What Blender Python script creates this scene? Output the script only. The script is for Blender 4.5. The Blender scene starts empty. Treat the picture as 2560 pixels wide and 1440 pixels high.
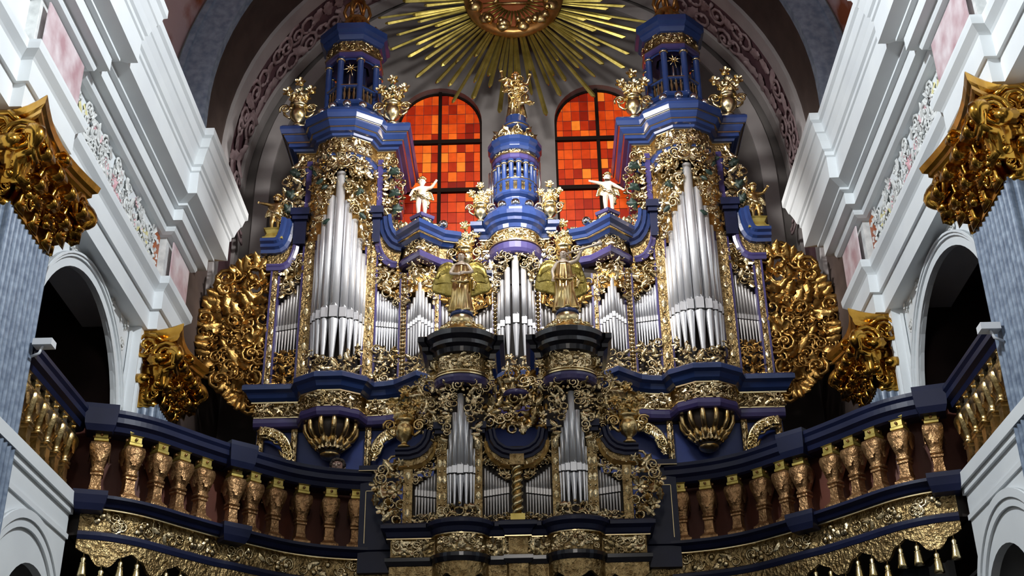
import bpy, math, random
import numpy as np
from mathutils import Matrix, Vector

# ------------------------------------------------------------------ camera, world, lights, exposure
scene = bpy.context.scene
COL = scene.collection
PI = math.pi
CAM_F, CAM_PITCH, CAM_YAW, CAM_ROLL = 3207.9, 0.486303, 0.014966, -0.016327
CAM_LOC = Vector((0.226, 0.0, 1.6))
def cam_basis():
    cy, sy = math.cos(CAM_YAW), math.sin(CAM_YAW); cp, sp = math.cos(CAM_PITCH), math.sin(CAM_PITCH)
    F = Vector((-sy*cp, cy*cp, sp)); R = Vector((cy, sy, 0)); U = R.cross(F)
    c, s = math.cos(CAM_ROLL), math.sin(CAM_ROLL)
    return F, R*c + U*s, U*c - R*s
_F, _R, _U = cam_basis()
cd = bpy.data.cameras.new('camera'); cam = bpy.data.objects.new('camera', cd); COL.objects.link(cam)
cd.sensor_width = 36.0; cd.sensor_fit = 'HORIZONTAL'; cd.lens = CAM_F/2560*36.0
cd.clip_start = 0.1; cd.clip_end = 200
m = Matrix((( _R.x, _U.x, -_F.x, CAM_LOC.x), (_R.y, _U.y, -_F.y, CAM_LOC.y), (_R.z, _U.z, -_F.z, CAM_LOC.z), (0, 0, 0, 1)))
cam.matrix_world = m
scene.camera = cam
scene.view_settings.view_transform = 'Standard'; scene.view_settings.look = 'None'
scene.view_settings.exposure = 0.0; scene.view_settings.gamma = 1.0
scene.view_settings.use_curve_mapping = False

world = bpy.data.worlds.new('world'); scene.world = world; world.use_nodes = True
wb = world.node_tree.nodes['Background']; wb.inputs[0].default_value = (0.62, 0.60, 0.60, 1); wb.inputs[1].default_value = 0.05

def lamp(name, kind, loc, target, energy, color, size=0.3, angle=60, blend=0.6, shape=None, sy=None):
    ld = bpy.data.lights.new(name, kind); ld.energy = energy; ld.color = color
    if kind == 'SPOT':
        ld.spot_size = math.radians(angle); ld.spot_blend = blend; ld.shadow_soft_size = size
    elif kind == 'AREA':
        ld.shape = 'RECTANGLE' if sy else 'DISK'; ld.size = size
        if sy: ld.size_y = sy
    else: ld.shadow_soft_size = size
    o = bpy.data.objects.new(name, ld); COL.objects.link(o); o.location = loc
    d = Vector(target) - Vector(loc); o.rotation_euler = d.to_track_quat('-Z', 'Y').to_euler()
    return o
# floodlights hung in the nave: one on the organ crown, two washing the side walls, a weak low one
of = lamp('organ_flood', 'AREA', (0.0, 13.6, 15.9), (0, 20, 13.9), 260, (1.0, 0.97, 0.93), 1.6, sy=0.8)
of.data.spread = math.radians(100)
# floodlights standing on the side cornices, each aimed at the opposite tower
lamp('tower_flood_left', 'SPOT', (-5.25, 14.3, 14.05), (2.1, 19.8, 13.5), 4600, (1.0, 0.98, 0.96), 0.45, 33, 0.6)
lamp('tower_flood_right', 'SPOT', (5.25, 14.3, 14.05), (-2.1, 19.8, 13.5), 4600, (1.0, 0.98, 0.96), 0.45, 33, 0.6)
lamp('wall_flood_left', 'SPOT', (3.2, 8.2, 14.8), (-5.5, 12.0, 11.0), 5000, (0.90, 0.96, 1.0), 0.35, 60, 0.3)
lamp('wall_flood_right', 'SPOT', (-3.2, 8.2, 14.8), (5.5, 12.0, 11.0), 5000, (0.90, 0.96, 1.0), 0.35, 60, 0.3)
lamp('nave_lamp', 'SPOT', (0.0, 3.0, 9.0), (0, 18, 9.0), 170, (1.0, 0.90, 0.78), 0.6, 60, 0.9)
lamp('nave_fill', 'POINT', (0.0, -3.0, 11.0), (0, 0, 0), 600, (1.0, 0.95, 0.9), 0.8)  # added lamp, so the unseen nave mirrors brightly in the pipes

# ------------------------------------------------------------------ mesh helpers
WL = {}
STUFF = ('carving','shade','relief','beads','garland','scrollwork','green_leaves','filling','carved','crest','lead_came','lattice','fringe','hair')
class MB:
    def __init__(s): s.v = []; s.f = []; s.n = 0; s.sm = []
    def add(s, V, Fc, smooth=False):
        V = np.asarray(V, float).reshape(-1, 3); s.v.append(V)
        o = s.n; s.f += [tuple(i+o for i in q) for q in Fc]; s.sm += [smooth]*len(Fc); s.n += len(V); return s
    def box(s, x0, x1, y0, y1, z0, z1):
        V = [(x0,y0,z0),(x1,y0,z0),(x1,y1,z0),(x0,y1,z0),(x0,y0,z1),(x1,y0,z1),(x1,y1,z1),(x0,y1,z1)]
        return s.add(V, [(0,3,2,1),(4,5,6,7),(0,1,5,4),(1,2,6,5),(2,3,7,6),(3,0,4,7)])
    def rings(s, R, closed=False, caps=True, smooth=True):
        # R: list of rings (k x 3 arrays, each ring closed)
        k = len(R[0]); V = np.concatenate([np.asarray(r, float) for r in R]); Fc = []
        n = len(R); m = n if closed else n-1
        for i in range(m):
            a = i*k; b = ((i+1) % n)*k
            for j in range(k):
                j2 = (j+1) % k; Fc.append((a+j, a+j2, b+j2, b+j))
        if caps and not closed:
            Fc.append(tuple(range(k-1, -1, -1))); Fc.append(tuple(range((n-1)*k, n*k)))
        return s.add(V, Fc, smooth)
    def lathe(s, prof, c=(0,0,0), seg=16, sx=1, sy=1, rot=0, smooth=True, power=None):
        R = []
        for r, z in prof:
            a = np.arange(seg)*2*PI/seg + rot
            cx, sn = np.cos(a), np.sin(a)
            if power:
                q = 1/np.maximum(np.abs(cx), np.abs(sn)); cx = cx*(1+(q-1)*power); sn = sn*(1+(q-1)*power)
            R.append(np.c_[c[0]+cx*r*sx, c[1]+sn*r*sy, np.full(seg, c[2]+z)])
        return s.rings(R, smooth=smooth)
    def tube(s, P, rad, seg=6, smooth=True, flat=1.0):
        P = [Vector(p) for p in P]; n = len(P)
        if not hasattr(rad, '__len__'): rad = [rad]*n
        R = []; prev = None
        for i in range(n):
            t = (P[min(i+1,n-1)]-P[max(i-1,0)]).normalized()
            if prev is None:
                u = t.cross(Vector((0,1,0)));
                if u.length < .1: u = t.cross(Vector((1,0,0)))
            else: u = prev - t*prev.dot(t)
            u.normalize(); prev = u; w = t.cross(u)
            R.append([tuple(P[i] + u*(math.cos(a)*rad[i]) + w*(math.sin(a)*rad[i]*flat)) for a in [j*2*PI/seg for j in range(seg)]])
        return s.rings(R, smooth=smooth)
    def ball(s, c, r, seg=10, rn=6, sz=1):
        return s.lathe([(r*math.sin(PI*(i+.02)/(rn+.04)), -r*sz*math.cos(PI*(i+.02)/(rn+.04))) for i in range(rn+1)], c, seg)
    def sweep(s, path, prof, closed=False, back=0.12, z=0.0, smooth=False):
        # plan path (x,y); prof (out,z) from bottom to top; outward = right of travel
        P = [np.array(p, float) for i, p in enumerate(path) if i == 0 or math.hypot(p[0]-path[i-1][0], p[1]-path[i-1][1]) > 1e-4]; n = len(P); N = []
        for i in range(n):
            if closed: a, b = P[i]-P[i-1], P[(i+1) % n]-P[i]
            else:
                a = P[i]-P[i-1] if i else P[1]-P[0]; b = P[i+1]-P[i] if i < n-1 else P[i]-P[i-1]
            na = np.array([a[1], -a[0]])/max(np.hypot(*a),1e-9); nb = np.array([b[1], -b[0]])/max(np.hypot(*b),1e-9)
            mm = na+nb; mm = mm/max(mm@na, .35); N.append(mm)
        pr = list(prof)+[(-back, prof[-1][1]), (-back, prof[0][1])]
        R = [[(P[i][0]+N[i][0]*o, P[i][1]+N[i][1]*o, z+h) for o, h in pr][::-1] for i in range(n)]
        return s.rings(R, closed=closed, smooth=smooth)
    def esweep(s, path, prof, y0, smooth=False):
        # elevation path (x,z) left to right; prof (toward viewer, up) closed section
        P = [np.array(p, float) for p in path]; n = len(P); R = []
        for i in range(n):
            a = P[i]-P[i-1] if i else P[1]-P[0]; b = P[i+1]-P[i] if i < n-1 else P[i]-P[i-1]
            na = np.array([-a[1], a[0]])/np.hypot(*a); nb = np.array([-b[1], b[0]])/np.hypot(*b)
            mm = na+nb; mm = mm/max(mm@na, .5)
            R.append([(P[i][0]+mm[0]*h, y0-o, P[i][1]+mm[1]*h) for o, h in prof])
        return s.rings(R, smooth=smooth)
    def slab(s, poly, y0, y1):
        # polygon (x,z) extruded from y0 (front) to y1 (back)
        k = len(poly); V = [(x, y0, z) for x, z in poly]+[(x, y1, z) for x, z in poly]
        Fc = [tuple(range(k)), tuple(range(2*k-1, k-1, -1))]+[(j, (j+1) % k+0, (j+1) % k+k, j+k)[::-1] for j in range(k)]
        return s.add(V, Fc)
    def mirrored(s):
        o = MB(); o.n = s.n; o.sm = list(s.sm)
        o.v = [a*np.array([-1,1,1]) for a in s.v]; o.f = [q[::-1] for q in s.f]; return o
    def build(s, name, mat, parent=None, kind=None, origin=None):
        V = np.concatenate(s.v); 
        c = np.array([(V[:,0].min()+V[:,0].max())/2, (V[:,1].min()+V[:,1].max())/2, V[:,2].min()]) if origin is None else np.array(origin, float)
        me = bpy.data.meshes.new(name); me.from_pydata((V-c).tolist(), [], s.f)
        me.polygons.foreach_set('use_smooth', s.sm)
        me.materials.append(M[mat]); me.update()
        ob = bpy.data.objects.new(name, me); COL.objects.link(ob)
        w = Vector(c); WL[ob.name] = w
        if parent is not None:
            ob.parent = parent; ob.location = w - WL[parent.name]
        else: ob.location = w
        if kind is None and parent is not None and any(w in name for w in STUFF): kind = 'stuff'
        if kind: ob['kind'] = kind
        return ob
    def both(s, name, mat, parent, kind=None):
        return s.build(name, mat, parent, kind), s.mirrored().build(name, mat, parent, kind)

def tag(o, label, cat, group=None):
    o['label'] = label; o['category'] = cat
    if group: o['group'] = group
    return o
def thing(name, label, cat, loc, group=None):
    o = bpy.data.objects.new(name, None); COL.objects.link(o); o.location = loc; o.empty_display_size = .1
    WL[o.name] = Vector(loc); return tag(o, label, cat, group)
def struct(mb, name, mat):
    o = mb.build(name, mat); o['kind'] = 'structure'; return o
def copy_tree(o, parent=None):
    c = o.copy(); COL.objects.link(c); c.parent = parent
    WL[c.name] = WL.get(o.name, Vector((0,0,0)))
    for ch in [x for x in bpy.data.objects if x.parent == o]: copy_tree(ch, c)
    return c

# ------------------------------------------------------------------ materials (procedural)
M = {}
def mat(name, c1, c2=None, metal=0.0, rough=0.5, scale=4.0, bump=0.0, bscale=None, spec=0.5, coat=0.0, detail=4, stretch=None, contrast=(0.35,0.65), tex='noise', rough2=None):
    mt = bpy.data.materials.new(name); mt.use_nodes = True; nt = mt.node_tree; b = nt.nodes['Principled BSDF']
    b.inputs['Metallic'].default_value = metal; b.inputs['Roughness'].default_value = rough
    b.inputs['Specular IOR Level'].default_value = spec; b.inputs['Coat Weight'].default_value = coat; b.inputs['Coat Roughness'].default_value = .15
    b.inputs['Base Color'].default_value = (*c1, 1)
    tc = nt.nodes.new('ShaderNodeTexCoord'); src = tc.outputs['Object']
    geo = nt.nodes.new('ShaderNodeNewGeometry'); src = geo.outputs['Position']
    if stretch:
        mp = nt.nodes.new('ShaderNodeMapping'); mp.inputs['Scale'].default_value = stretch; nt.links.new(src, mp.inputs[0]); src = mp.outputs[0]
    if c2 is not None:
        if tex == 'voronoi':
            n = nt.nodes.new('ShaderNodeTexVoronoi'); n.inputs['Scale'].default_value = scale; out = n.outputs['Distance']
        else:
            n = nt.nodes.new('ShaderNodeTexNoise'); n.inputs['Scale'].default_value = scale; n.inputs['Detail'].default_value = detail; out = n.outputs['Fac']
        nt.links.new(src, n.inputs['Vector'])
        r = nt.nodes.new('ShaderNodeValToRGB'); r.color_ramp.elements[0].position = contrast[0]; r.color_ramp.elements[1].position = contrast[1]
        r.color_ramp.elements[0].color = (*c1, 1); r.color_ramp.elements[1].color = (*c2, 1)
        nt.links.new(out, r.inputs[0]); nt.links.new(r.outputs[0], b.inputs['Base Color'])
        if rough2 is not None:
            mr = nt.nodes.new('ShaderNodeMapRange'); mr.inputs['To Min'].default_value = rough; mr.inputs['To Max'].default_value = rough2
            nt.links.new(out, mr.inputs['Value']); nt.links.new(mr.outputs[0], b.inputs['Roughness'])
    if bump:
        n2 = nt.nodes.new('ShaderNodeTexNoise'); n2.inputs['Scale'].default_value = bscale or scale*3; n2.inputs['Detail'].default_value = 3
        nt.links.new(src, n2.inputs['Vector']); bp = nt.nodes.new('ShaderNodeBump'); bp.inputs['Strength'].default_value = bump; bp.inputs['Distance'].default_value = .03
        nt.links.new(n2.outputs['Fac'], bp.inputs['Height']); nt.links.new(bp.outputs[0], b.inputs['Normal'])
    M[name] = mt; return mt
mat('gold', (.50,.32,.10), (.86,.66,.33), metal=1, rough=.30, scale=5, bump=.25, bscale=22)
mat('gold_carved', (.40,.29,.13), (.84,.69,.42), metal=1, rough=.24, scale=4, bump=.35, bscale=24)
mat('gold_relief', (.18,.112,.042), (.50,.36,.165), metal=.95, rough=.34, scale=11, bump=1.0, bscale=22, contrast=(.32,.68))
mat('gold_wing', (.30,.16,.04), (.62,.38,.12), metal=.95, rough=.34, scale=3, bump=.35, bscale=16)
mat('gold_warm', (.42,.20,.025), (.72,.40,.07), metal=1, rough=.22, scale=2.4, bump=.12, bscale=9)
mat('gold_pale', (.62,.48,.22), (.92,.78,.46), metal=1, rough=.26, scale=5, bump=.15, bscale=20)
mat('gold_ray', (.28,.22,.045), (.50,.41,.11), metal=.85, rough=.36, scale=3, bump=.1)
mat('gilt_line', (.78,.62,.34), metal=1, rough=.24)
mat('gold_drapery', (.56,.38,.13), (.94,.74,.38), metal=1, rough=.24, scale=6)
mat('statue_skin', (.62,.50,.40), (.84,.73,.62), metal=.2, rough=.36, scale=5)
mat('feather_gold', (.36,.28,.06), (.66,.53,.17), metal=.85, rough=.34, scale=9, bump=.3, bscale=30)
mat('copper_gold', (.24,.125,.05), (.50,.29,.13), metal=.75, rough=.38, scale=9, bump=.6, bscale=26)
mat('yellow_gilt', (.42,.32,.07), (.60,.47,.14), metal=.7, rough=.4, scale=7)
mat('green_leaf', (.007,.018,.013), (.020,.044,.032), rough=.5, scale=8)
mat('blue', (.016,.036,.13), (.024,.050,.17), rough=.26, scale=2, coat=.5, spec=.5)
mat('blue_panel', (.010,.030,.17), (.016,.042,.21), rough=.4, scale=2)
mat('purple', (.040,.032,.12), (.058,.046,.16), rough=.3, scale=2, coat=.4)
mat('navy', (.006,.009,.034), (.010,.014,.048), rough=.40, scale=2, spec=.35)
mat('black_lacquer', (.008,.008,.014), rough=.22, coat=.6)
mat('case_dark', (.016,.010,.008), (.028,.018,.013), rough=.6, scale=3)
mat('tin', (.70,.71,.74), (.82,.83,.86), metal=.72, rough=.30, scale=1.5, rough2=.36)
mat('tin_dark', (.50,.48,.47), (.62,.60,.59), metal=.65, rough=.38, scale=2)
mat('slot_black', (.004,.004,.005), rough=.8)
mat('silver', (.85,.87,.9), metal=1, rough=.10)
mat('white_plaster', (.74,.77,.79), (.80,.83,.84), rough=.62, scale=1.2, bump=.05, bscale=8)
mat('grey_plaster', (.16,.145,.14), (.205,.19,.182), rough=.75, scale=1.5)
mat('stucco_white', (.55,.56,.55), (.78,.79,.77), rough=.6, scale=7)
mat('stucco_pink', (.62,.30,.34), (.78,.55,.57), rough=.55, scale=6)
mat('stucco_yellow', (.66,.60,.30), rough=.6)
mat('pink_marble', (.50,.30,.33), (.80,.70,.72), rough=.4, scale=2.6, bump=0, detail=8)
mat('orange_panel', (.30,.07,.025), (.45,.14,.05), rough=.5, scale=3)
mat('blue_marble', (.09,.125,.19), (.26,.32,.41), rough=.38, scale=7, detail=8, stretch=(1,1,1.6), contrast=(.3,.7))
mat('arch_blue', (.19,.25,.35), (.33,.40,.51), rough=.8, scale=3.5, detail=8, stretch=(2,2,2))
mat('arch_brown', (.060,.040,.034), (.085,.058,.048), rough=.85, scale=2)
mat('arch_purple', (.14,.068,.085), (.20,.105,.12), rough=.8, scale=2)
mat('arch_band', (.40,.37,.37), (.47,.44,.435), rough=.8, scale=2)
mat('arch_stucco', (.34,.235,.25), (.48,.37,.38), rough=.75, scale=5)
mat('fresco', (.35,.09,.03), (.62,.45,.46), rough=.8, scale=1.1, detail=6, contrast=(.42,.58))
mat('fresco_pale', (.62,.42,.42), (.72,.70,.70), rough=.8, scale=1.3, detail=6)
mat('aisle_unlit', (.022,.010,.009), (.036,.017,.015), rough=.8, scale=1.5)  # the aisle's shade put into the wall colour
mat('red_brown', (.075,.018,.009), (.12,.03,.014), rough=.6, scale=2)
mat('stone_floor', (.10,.09,.08), (.16,.15,.14), rough=.5, scale=2)
mat('iron', (.016,.009,.007), rough=.9, spec=.1)
mat('skin', (.42,.27,.22), (.5,.33,.27), rough=.5, scale=8)
mat('hair', (.03,.02,.015), rough=.6)
mat('cloth_black', (.012,.012,.016), (.02,.02,.026), rough=.8, scale=20)
mat('cloth_white', (.6,.6,.62), rough=.7)
mat('lamp_white', (.75,.76,.78), rough=.4)
mat('crown_orange', (.36,.14,.03), (.55,.30,.10), metal=.8, rough=.35, scale=5)
PANE = []
for i, (c, e) in enumerate([((.50,.030,.004),1.0), ((.62,.050,.005),1.15), ((.74,.085,.008),1.2), ((.40,.020,.004),.85), ((.85,.14,.012),1.25), ((.90,.22,.02),1.2), ((.30,.014,.004),.8)]):
    mt = bpy.data.materials.new('stained_glass_%d' % i); mt.use_nodes = True; nt = mt.node_tree; b = nt.nodes['Principled BSDF']
    b.inputs['Base Color'].default_value = (*[x*.5 for x in c], 1); b.inputs['Roughness'].default_value = .3
    geo = nt.nodes.new('ShaderNodeNewGeometry'); n = nt.nodes.new('ShaderNodeTexNoise'); n.inputs['Scale'].default_value = 9
    nt.links.new(geo.outputs['Position'], n.inputs['Vector'])
    r = nt.nodes.new('ShaderNodeMapRange'); r.inputs['To Min'].default_value = .34*e; r.inputs['To Max'].default_value = 0.82*e
    nt.links.new(n.outputs['Fac'], r.inputs['Value']); nt.links.new(r.outputs[0], b.inputs['Emission Strength'])
    b.inputs['Emission Color'].default_value = (*c, 1)
    M['pane%d' % i] = mt; PANE.append('pane%d' % i)

# ------------------------------------------------------------------ carving templates (unit size, in the xz plane, relief towards -y)
def arr(mb): return np.concatenate(mb.v), mb.f, mb.sm
def t_scroll():
    b = MB(); P = []; R = []
    for i in range(15):
        t = i/14; th = t*3.3*PI; r = .5*(1-t)**.8+.07
        P.append((r*math.cos(th), -.08-.22*t, r*math.sin(th))); R.append(.115-.05*t)
    b.tube(P, R, 5); b.ball((P[-1][0], P[-1][1]-.03, P[-1][2]), .12, 6, 4); return arr(b)
def t_leaf(curl=1.0, lobes=5):
    b = MB(); nu, nv = 9, 5; V = []
    for i in range(nu):
        u = i/(nu-1); w = .26*(math.sin(PI*min(1, u*.93+.07))**.6)*(1+.28*math.cos(2*PI*lobes*u*.5))+.015
        for j in range(nv):
            v = (j/(nv-1)-.5)*2
            V.append((v*w, -.06-.42*curl*u*u-.10*math.sin(PI*u)+.12*v*v-.05*(1 if j == 2 else 0), (u-.5)-.28*curl*max(0,u-.7)))
    Fc = [(i*nv+j, i*nv+j+1, (i+1)*nv+j+1, (i+1)*nv+j) for i in range(nu-1) for j in range(nv-1)]
    b.add(V, Fc, True); return arr(b)
def t_flower():
    b = MB()
    for k in range(5):
        a = k*2*PI/5; c, s = math.cos(a), math.sin(a); V = []
        for (u, v, y) in [(.08,0,-.1),(.25,-.16,-.16),(.25,.16,-.16),(.46,-.15,-.30),(.46,.15,-.30),(.54,0,-.22),(.30,0,-.08)]:
            V.append((u*c-v*s, y, u*s+v*c))
        b.add(V, [(0,1,6),(0,6,2),(1,3,6),(3,5,6),(5,4,6),(4,2,6)], True)
    b.ball((0,-.16,0), .13, 6, 4); return arr(b)
def t_berry():
    b = MB(); b.ball((0,-.25,0), .3, 7, 5); return arr(b)
def t_cscroll():
    b = MB(); P = []; R = []
    for i in range(13):
        t = i/12*2-1; 
        th = t*1.25*PI; r = .42*(1-.45*abs(t))
        P.append((r*math.cos(th)-.1, -.08-.14*abs(t), r*math.sin(th)*1.15)); R.append(.10-.035*abs(t))
    b.tube(P, R, 5)
    for p in (P[0], P[-1]): b.ball((p[0], p[1]-.03, p[2]), .11, 6, 4)
    return arr(b)
def t_curl():
    # acanthus leaf whose tip rolls forward into an open curl
    b = MB(); path = [(-.03,-.50),(-.07,-.32),(-.09,-.14),(-.10,.04),(-.12,.18)]
    for i in range(12):
        ph = i/11*math.radians(310); r = .17*(1-.25*i/11); path.append((-.29+r*math.cos(ph), .20+r*math.sin(ph)))
    R = []
    for i, (y, z) in enumerate(path):
        t = i/(len(path)-1); w = (.25-.05*t)*(1+.16*math.cos(i*2.1)); a = np.array(path[min(i+1,len(path)-1)])-np.array(path[max(i-1,0)]); a = a/np.hypot(*a); n = np.array([-a[1], a[0]])*.022
        R.append([(-w,y-n[0]*.4,z-n[1]*.4),(-w*.45,y+n[0]*1.6,z+n[1]*1.6),(0,y+n[0]*.9,z+n[1]*.9),(w*.45,y+n[0]*1.6,z+n[1]*1.6),(w,y-n[0]*.4,z-n[1]*.4),(0,y-n[0]*1.2,z-n[1]*1.2)])
    b.rings(R, smooth=True)
    for k in range(5): b.ball((0,-.12,-.34+.12*k), .035, 6, 4)
    return arr(b)
TPL = {'curl': t_curl(), 'scroll': t_scroll(), 'leaf': t_leaf(), 'leaf2': t_leaf(.55, 7), 'flower': t_flower(), 'berry': t_berry(), 'cscroll': t_cscroll()}
MIX = ['scroll','leaf','leaf','leaf2','cscroll','berry','berry','leaf','flower','leaf2']
def stamp(mb, key, p, size, rot, nrm=None, tilt=0.0, flip=False, relief=1.0):
    V, Fc, sm = TPL[key]; V = V*size; V = V*np.array([-1 if flip else 1, relief, 1])
    c, s = math.cos(rot), math.sin(rot)
    V = np.c_[V[:,0]*c-V[:,2]*s, V[:,1], V[:,0]*s+V[:,2]*c]
    if tilt:
        c, s = math.cos(tilt), math.sin(tilt); V = np.c_[V[:,0], V[:,1]*c-V[:,2]*s, V[:,1]*s+V[:,2]*c]
    if nrm is not None:   # rotate -y onto nrm
        q = Vector((0,-1,0)).rotation_difference(Vector(nrm)); V = V@np.array(q.to_matrix()).T
    mb.v.append(V+np.array(p)); o = mb.n
    mb.f += [tuple(i+o for i in (q[::-1] if flip else q)) for q in Fc]; mb.sm += sm; mb.n += len(V)
def inside(poly, x, z):
    r = False; n = len(poly)
    for i in range(n):
        x1, z1 = poly[i]; x2, z2 = poly[i-1]
        if (z1 > z) != (z2 > z) and x < (x2-x1)*(z-z1)/(z2-z1)+x1: r = not r
    return r
def scatter(poly, spacing, seed, n=4000):
    rng = random.Random(seed); xs = [p[0] for p in poly]; zs = [p[1] for p in poly]; out = []
    cell = {}
    fails = 0
    while fails < 260:
        x = rng.uniform(min(xs), max(xs)); z = rng.uniform(min(zs), max(zs))
        if not inside(poly, x, z): fails += .34; continue
        k = (int(x//spacing), int(z//spacing))
        if any((x-a)**2+(z-b)**2 < spacing**2 for i in (-1,0,1) for j in (-1,0,1) for a, b in cell.get((k[0]+i, k[1]+j), [])):
            fails += 1; continue
        cell.setdefault(k, []).append((x, z)); out.append((x, z)); fails = 0
    return out
def carve(poly, y, size, seed, mix=MIX, spacing=None, yfun=None, nfun=None, relief=1.0, jit=.35, mb=None):
    mb = mb or MB(); rng = random.Random(seed*7+1)
    for x, z in scatter(poly, spacing or size*.42, seed):
        yy = y if yfun is None else yfun(x)
        k = rng.choice(mix); sz = size*rng.uniform(.6, 1.1)
        if k == 'berry': sz *= .55
        stamp(mb, k, (x, yy-rng.uniform(0, size*.22), z), sz, rng.uniform(0, 2*PI), None if nfun is None else nfun(x), rng.uniform(-jit, jit), rng.random() < .5, relief)
    return mb
def bump(xc, half, proj, y0=20.0, n=5, e=1.0):
    P = []
    for i in range(n+1):
        a = PI*(1-i/n); P.append((xc+half*math.cos(a), y0-proj*math.sin(a)**e))
    return P
def catmull(P, n=10):
    out = []
    for i in range(len(P)-1):
        p0 = np.array(P[max(i-1,0)], float); p1 = np.array(P[i], float); p2 = np.array(P[i+1], float); p3 = np.array(P[min(i+2,len(P)-1)], float)
        for k in range(n):
            t = k/n; out.append(tuple(.5*((2*p1)+(-p0+p2)*t+(2*p0-5*p1+4*p2-p3)*t*t+(-p0+3*p1-3*p2+p3)*t**3)))
    out.append(tuple(P[-1])); return out

TM = {}
def carve_parts(poly, y, size, seed, matname, parent, mix, spacing, extra=()):
    # large openwork foliage: every leaf, scroll and blossom an object of its own, sharing mesh data
    rng = random.Random(seed*7+1); W0 = WL[parent.name]
    items = [(x, z, rng.choice(mix), size*rng.uniform(.65,1.1), rng.uniform(0,2*PI), rng.uniform(-.35,.35), rng.random() < .5) for x, z in scatter(poly, spacing, seed)]
    items += list(extra)
    for x, z, k, sz, rot, tilt, fl in items:
        key = (k, matname)
        if key not in TM:
            V, Fc, sm = TPL[k]; me = bpy.data.meshes.new(k); me.from_pydata(V.tolist(), [], Fc); me.polygons.foreach_set('use_smooth', sm); me.materials.append(M[matname]); TM[key] = me
        yy = y-rng.uniform(0, size*.25)
        for s in (1, -1):
            o = bpy.data.objects.new({'leaf':'acanthus_leaf','leaf2':'acanthus_leaf','flower':'blossom'}.get(k, 'carved_scroll'), TM[key]); COL.objects.link(o)
            o.parent = parent; o.location = Vector((s*x, yy, z))-W0
            o.rotation_euler = (tilt, -s*rot, 0); o.scale = (sz*s*(-1 if fl else 1), sz, sz)
# ------------------------------------------------------------------ the setting
def arch_wall(mp, u0, u1, v0, v1, holes, depth, seg=20):
    # wall face in (u,v), holes: (centre, half width, bottom, springing); mp(u,v,d) -> xyz, d = 0 front, depth = back of the reveal
    b = MB(); us = {u0, u1}
    for c, h, zb, zs in holes:
        for i in range(seg+1): us.add(round(c-h*math.cos(PI*i/seg), 5))
    us = sorted(us)
    def top(u):
        for c, h, zb, zs in holes:
            if c-h-1e-4 <= u <= c+h+1e-4: return zb, zs+math.sqrt(max(0, h*h-(u-c)**2))
        return None
    for a, c in zip(us[:-1], us[1:]):
        t = top((a+c)/2)
        if t is None: b.add([mp(a,v0,0), mp(c,v0,0), mp(c,v1,0), mp(a,v1,0)], [(0,1,2,3)])
        else:
            ta, tb = top(a)[1], top(c)[1]
            if t[0] > v0: b.add([mp(a,v0,0), mp(c,v0,0), mp(c,t[0],0), mp(a,t[0],0)], [(0,1,2,3)])
            b.add([mp(a,ta,0), mp(c,tb,0), mp(c,v1,0), mp(a,v1,0)], [(0,1,2,3)])
            b.add([mp(a,ta,0), mp(c,tb,0), mp(c,tb,depth), mp(a,ta,depth)], [(0,1,2,3)])
    for c, h, zb, zs in holes:
        for u in (c-h, c+h): b.add([mp(u,zb,0), mp(u,zs,0), mp(u,zs,depth), mp(u,zb,depth)], [(0,1,2,3)])
        b.add([mp(c-h,zb,0), mp(c+h,zb,0), mp(c+h,zb,depth), mp(c-h,zb,depth)], [(0,1,2,3)])
    return b
def uband(r, z0, zb, y0, y1, th=.1, seg=48, face=None):
    # horseshoe band: intrados of radius r from y0 to y1 with legs down to zb
    P = [(-r, zb)]+[(-r*math.cos(PI*i/seg), z0+r*math.sin(PI*i/seg)) for i in range(seg+1)]+[(r, zb)]
    r2 = r+th if face is None else face
    Q = [(-r2, zb)]+[(-r2*math.cos(PI*i/seg), z0+r2*math.sin(PI*i/seg)) for i in range(seg+1)]+[(r2, zb)]
    b = MB(); n = len(P)
    V = [(x,y0,z) for x,z in P]+[(x,y1,z) for x,z in P]+[(x,y0,z) for x,z in Q]+[(x,y1,z) for x,z in Q]
    Fc = []
    for i in range(n-1):
        Fc += [(i,i+1,n+i+1,n+i), (i,2*n+i,2*n+i+1,i+1), (n+i,n+i+1,3*n+i+1,3*n+i), (2*n+i,3*n+i,3*n+i+1,2*n+i+1)]
    return b.add(V, Fc, False)
Z0 = 15.4
struct(MB().box(-9,9,-14,22.3,-.2,0), 'floor', 'stone_floor')
WIN = [(-1.56, .885, 13.0, 17.165), (1.735, .90, 13.0, 17.14)]
wb_ = arch_wall(lambda u,v,d: (u, 22.0+d, v), -6.6, 6.6, 0, 21.6, WIN, .35)
wall_back = struct(wb_, 'wall_back', 'grey_plaster')
MB().add(*[ [(x,22.3,z) for x,z in ((-6.6,0),(6.6,0),(6.6,12.9),(-6.6,12.9))], [(0,1,2,3)] ]).build('backing_wall', 'arch_brown', wall_back)
uband(4.98, 15.55, 12.0, 21.93, 22.0, face=5.28).build('arch_ring', 'arch_band', wall_back)
# vault over the organ
ceil = struct(uband(5.58, Z0, 0, 18.9, 22.0, .25), 'ceiling', 'arch_brown')
uband(5.50, Z0, 12.0, 20.25, 20.62, .09).build('vault_rib', 'arch_band', ceil)
uband(5.555, Z0, 12.0, 20.62, 21.62, .03).build('painted_vault_band', 'arch_purple', ceil)
uband(5.48, Z0, 12.0, 21.62, 21.92, .09).build('vault_rib', 'arch_band', ceil)
uband(5.52, Z0, 13.5, 18.82, 19.05, .05).build('arch_moulding', 'arch_brown', ceil)
uband(5.50, Z0, 13.4, 18.70, 18.90, face=6.08).build('transverse_arch', 'arch_blue', ceil)
uband(6.02, Z0, 13.4, 18.64, 18.72, face=6.14).build('arch_moulding', 'arch_blue', ceil)
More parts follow.
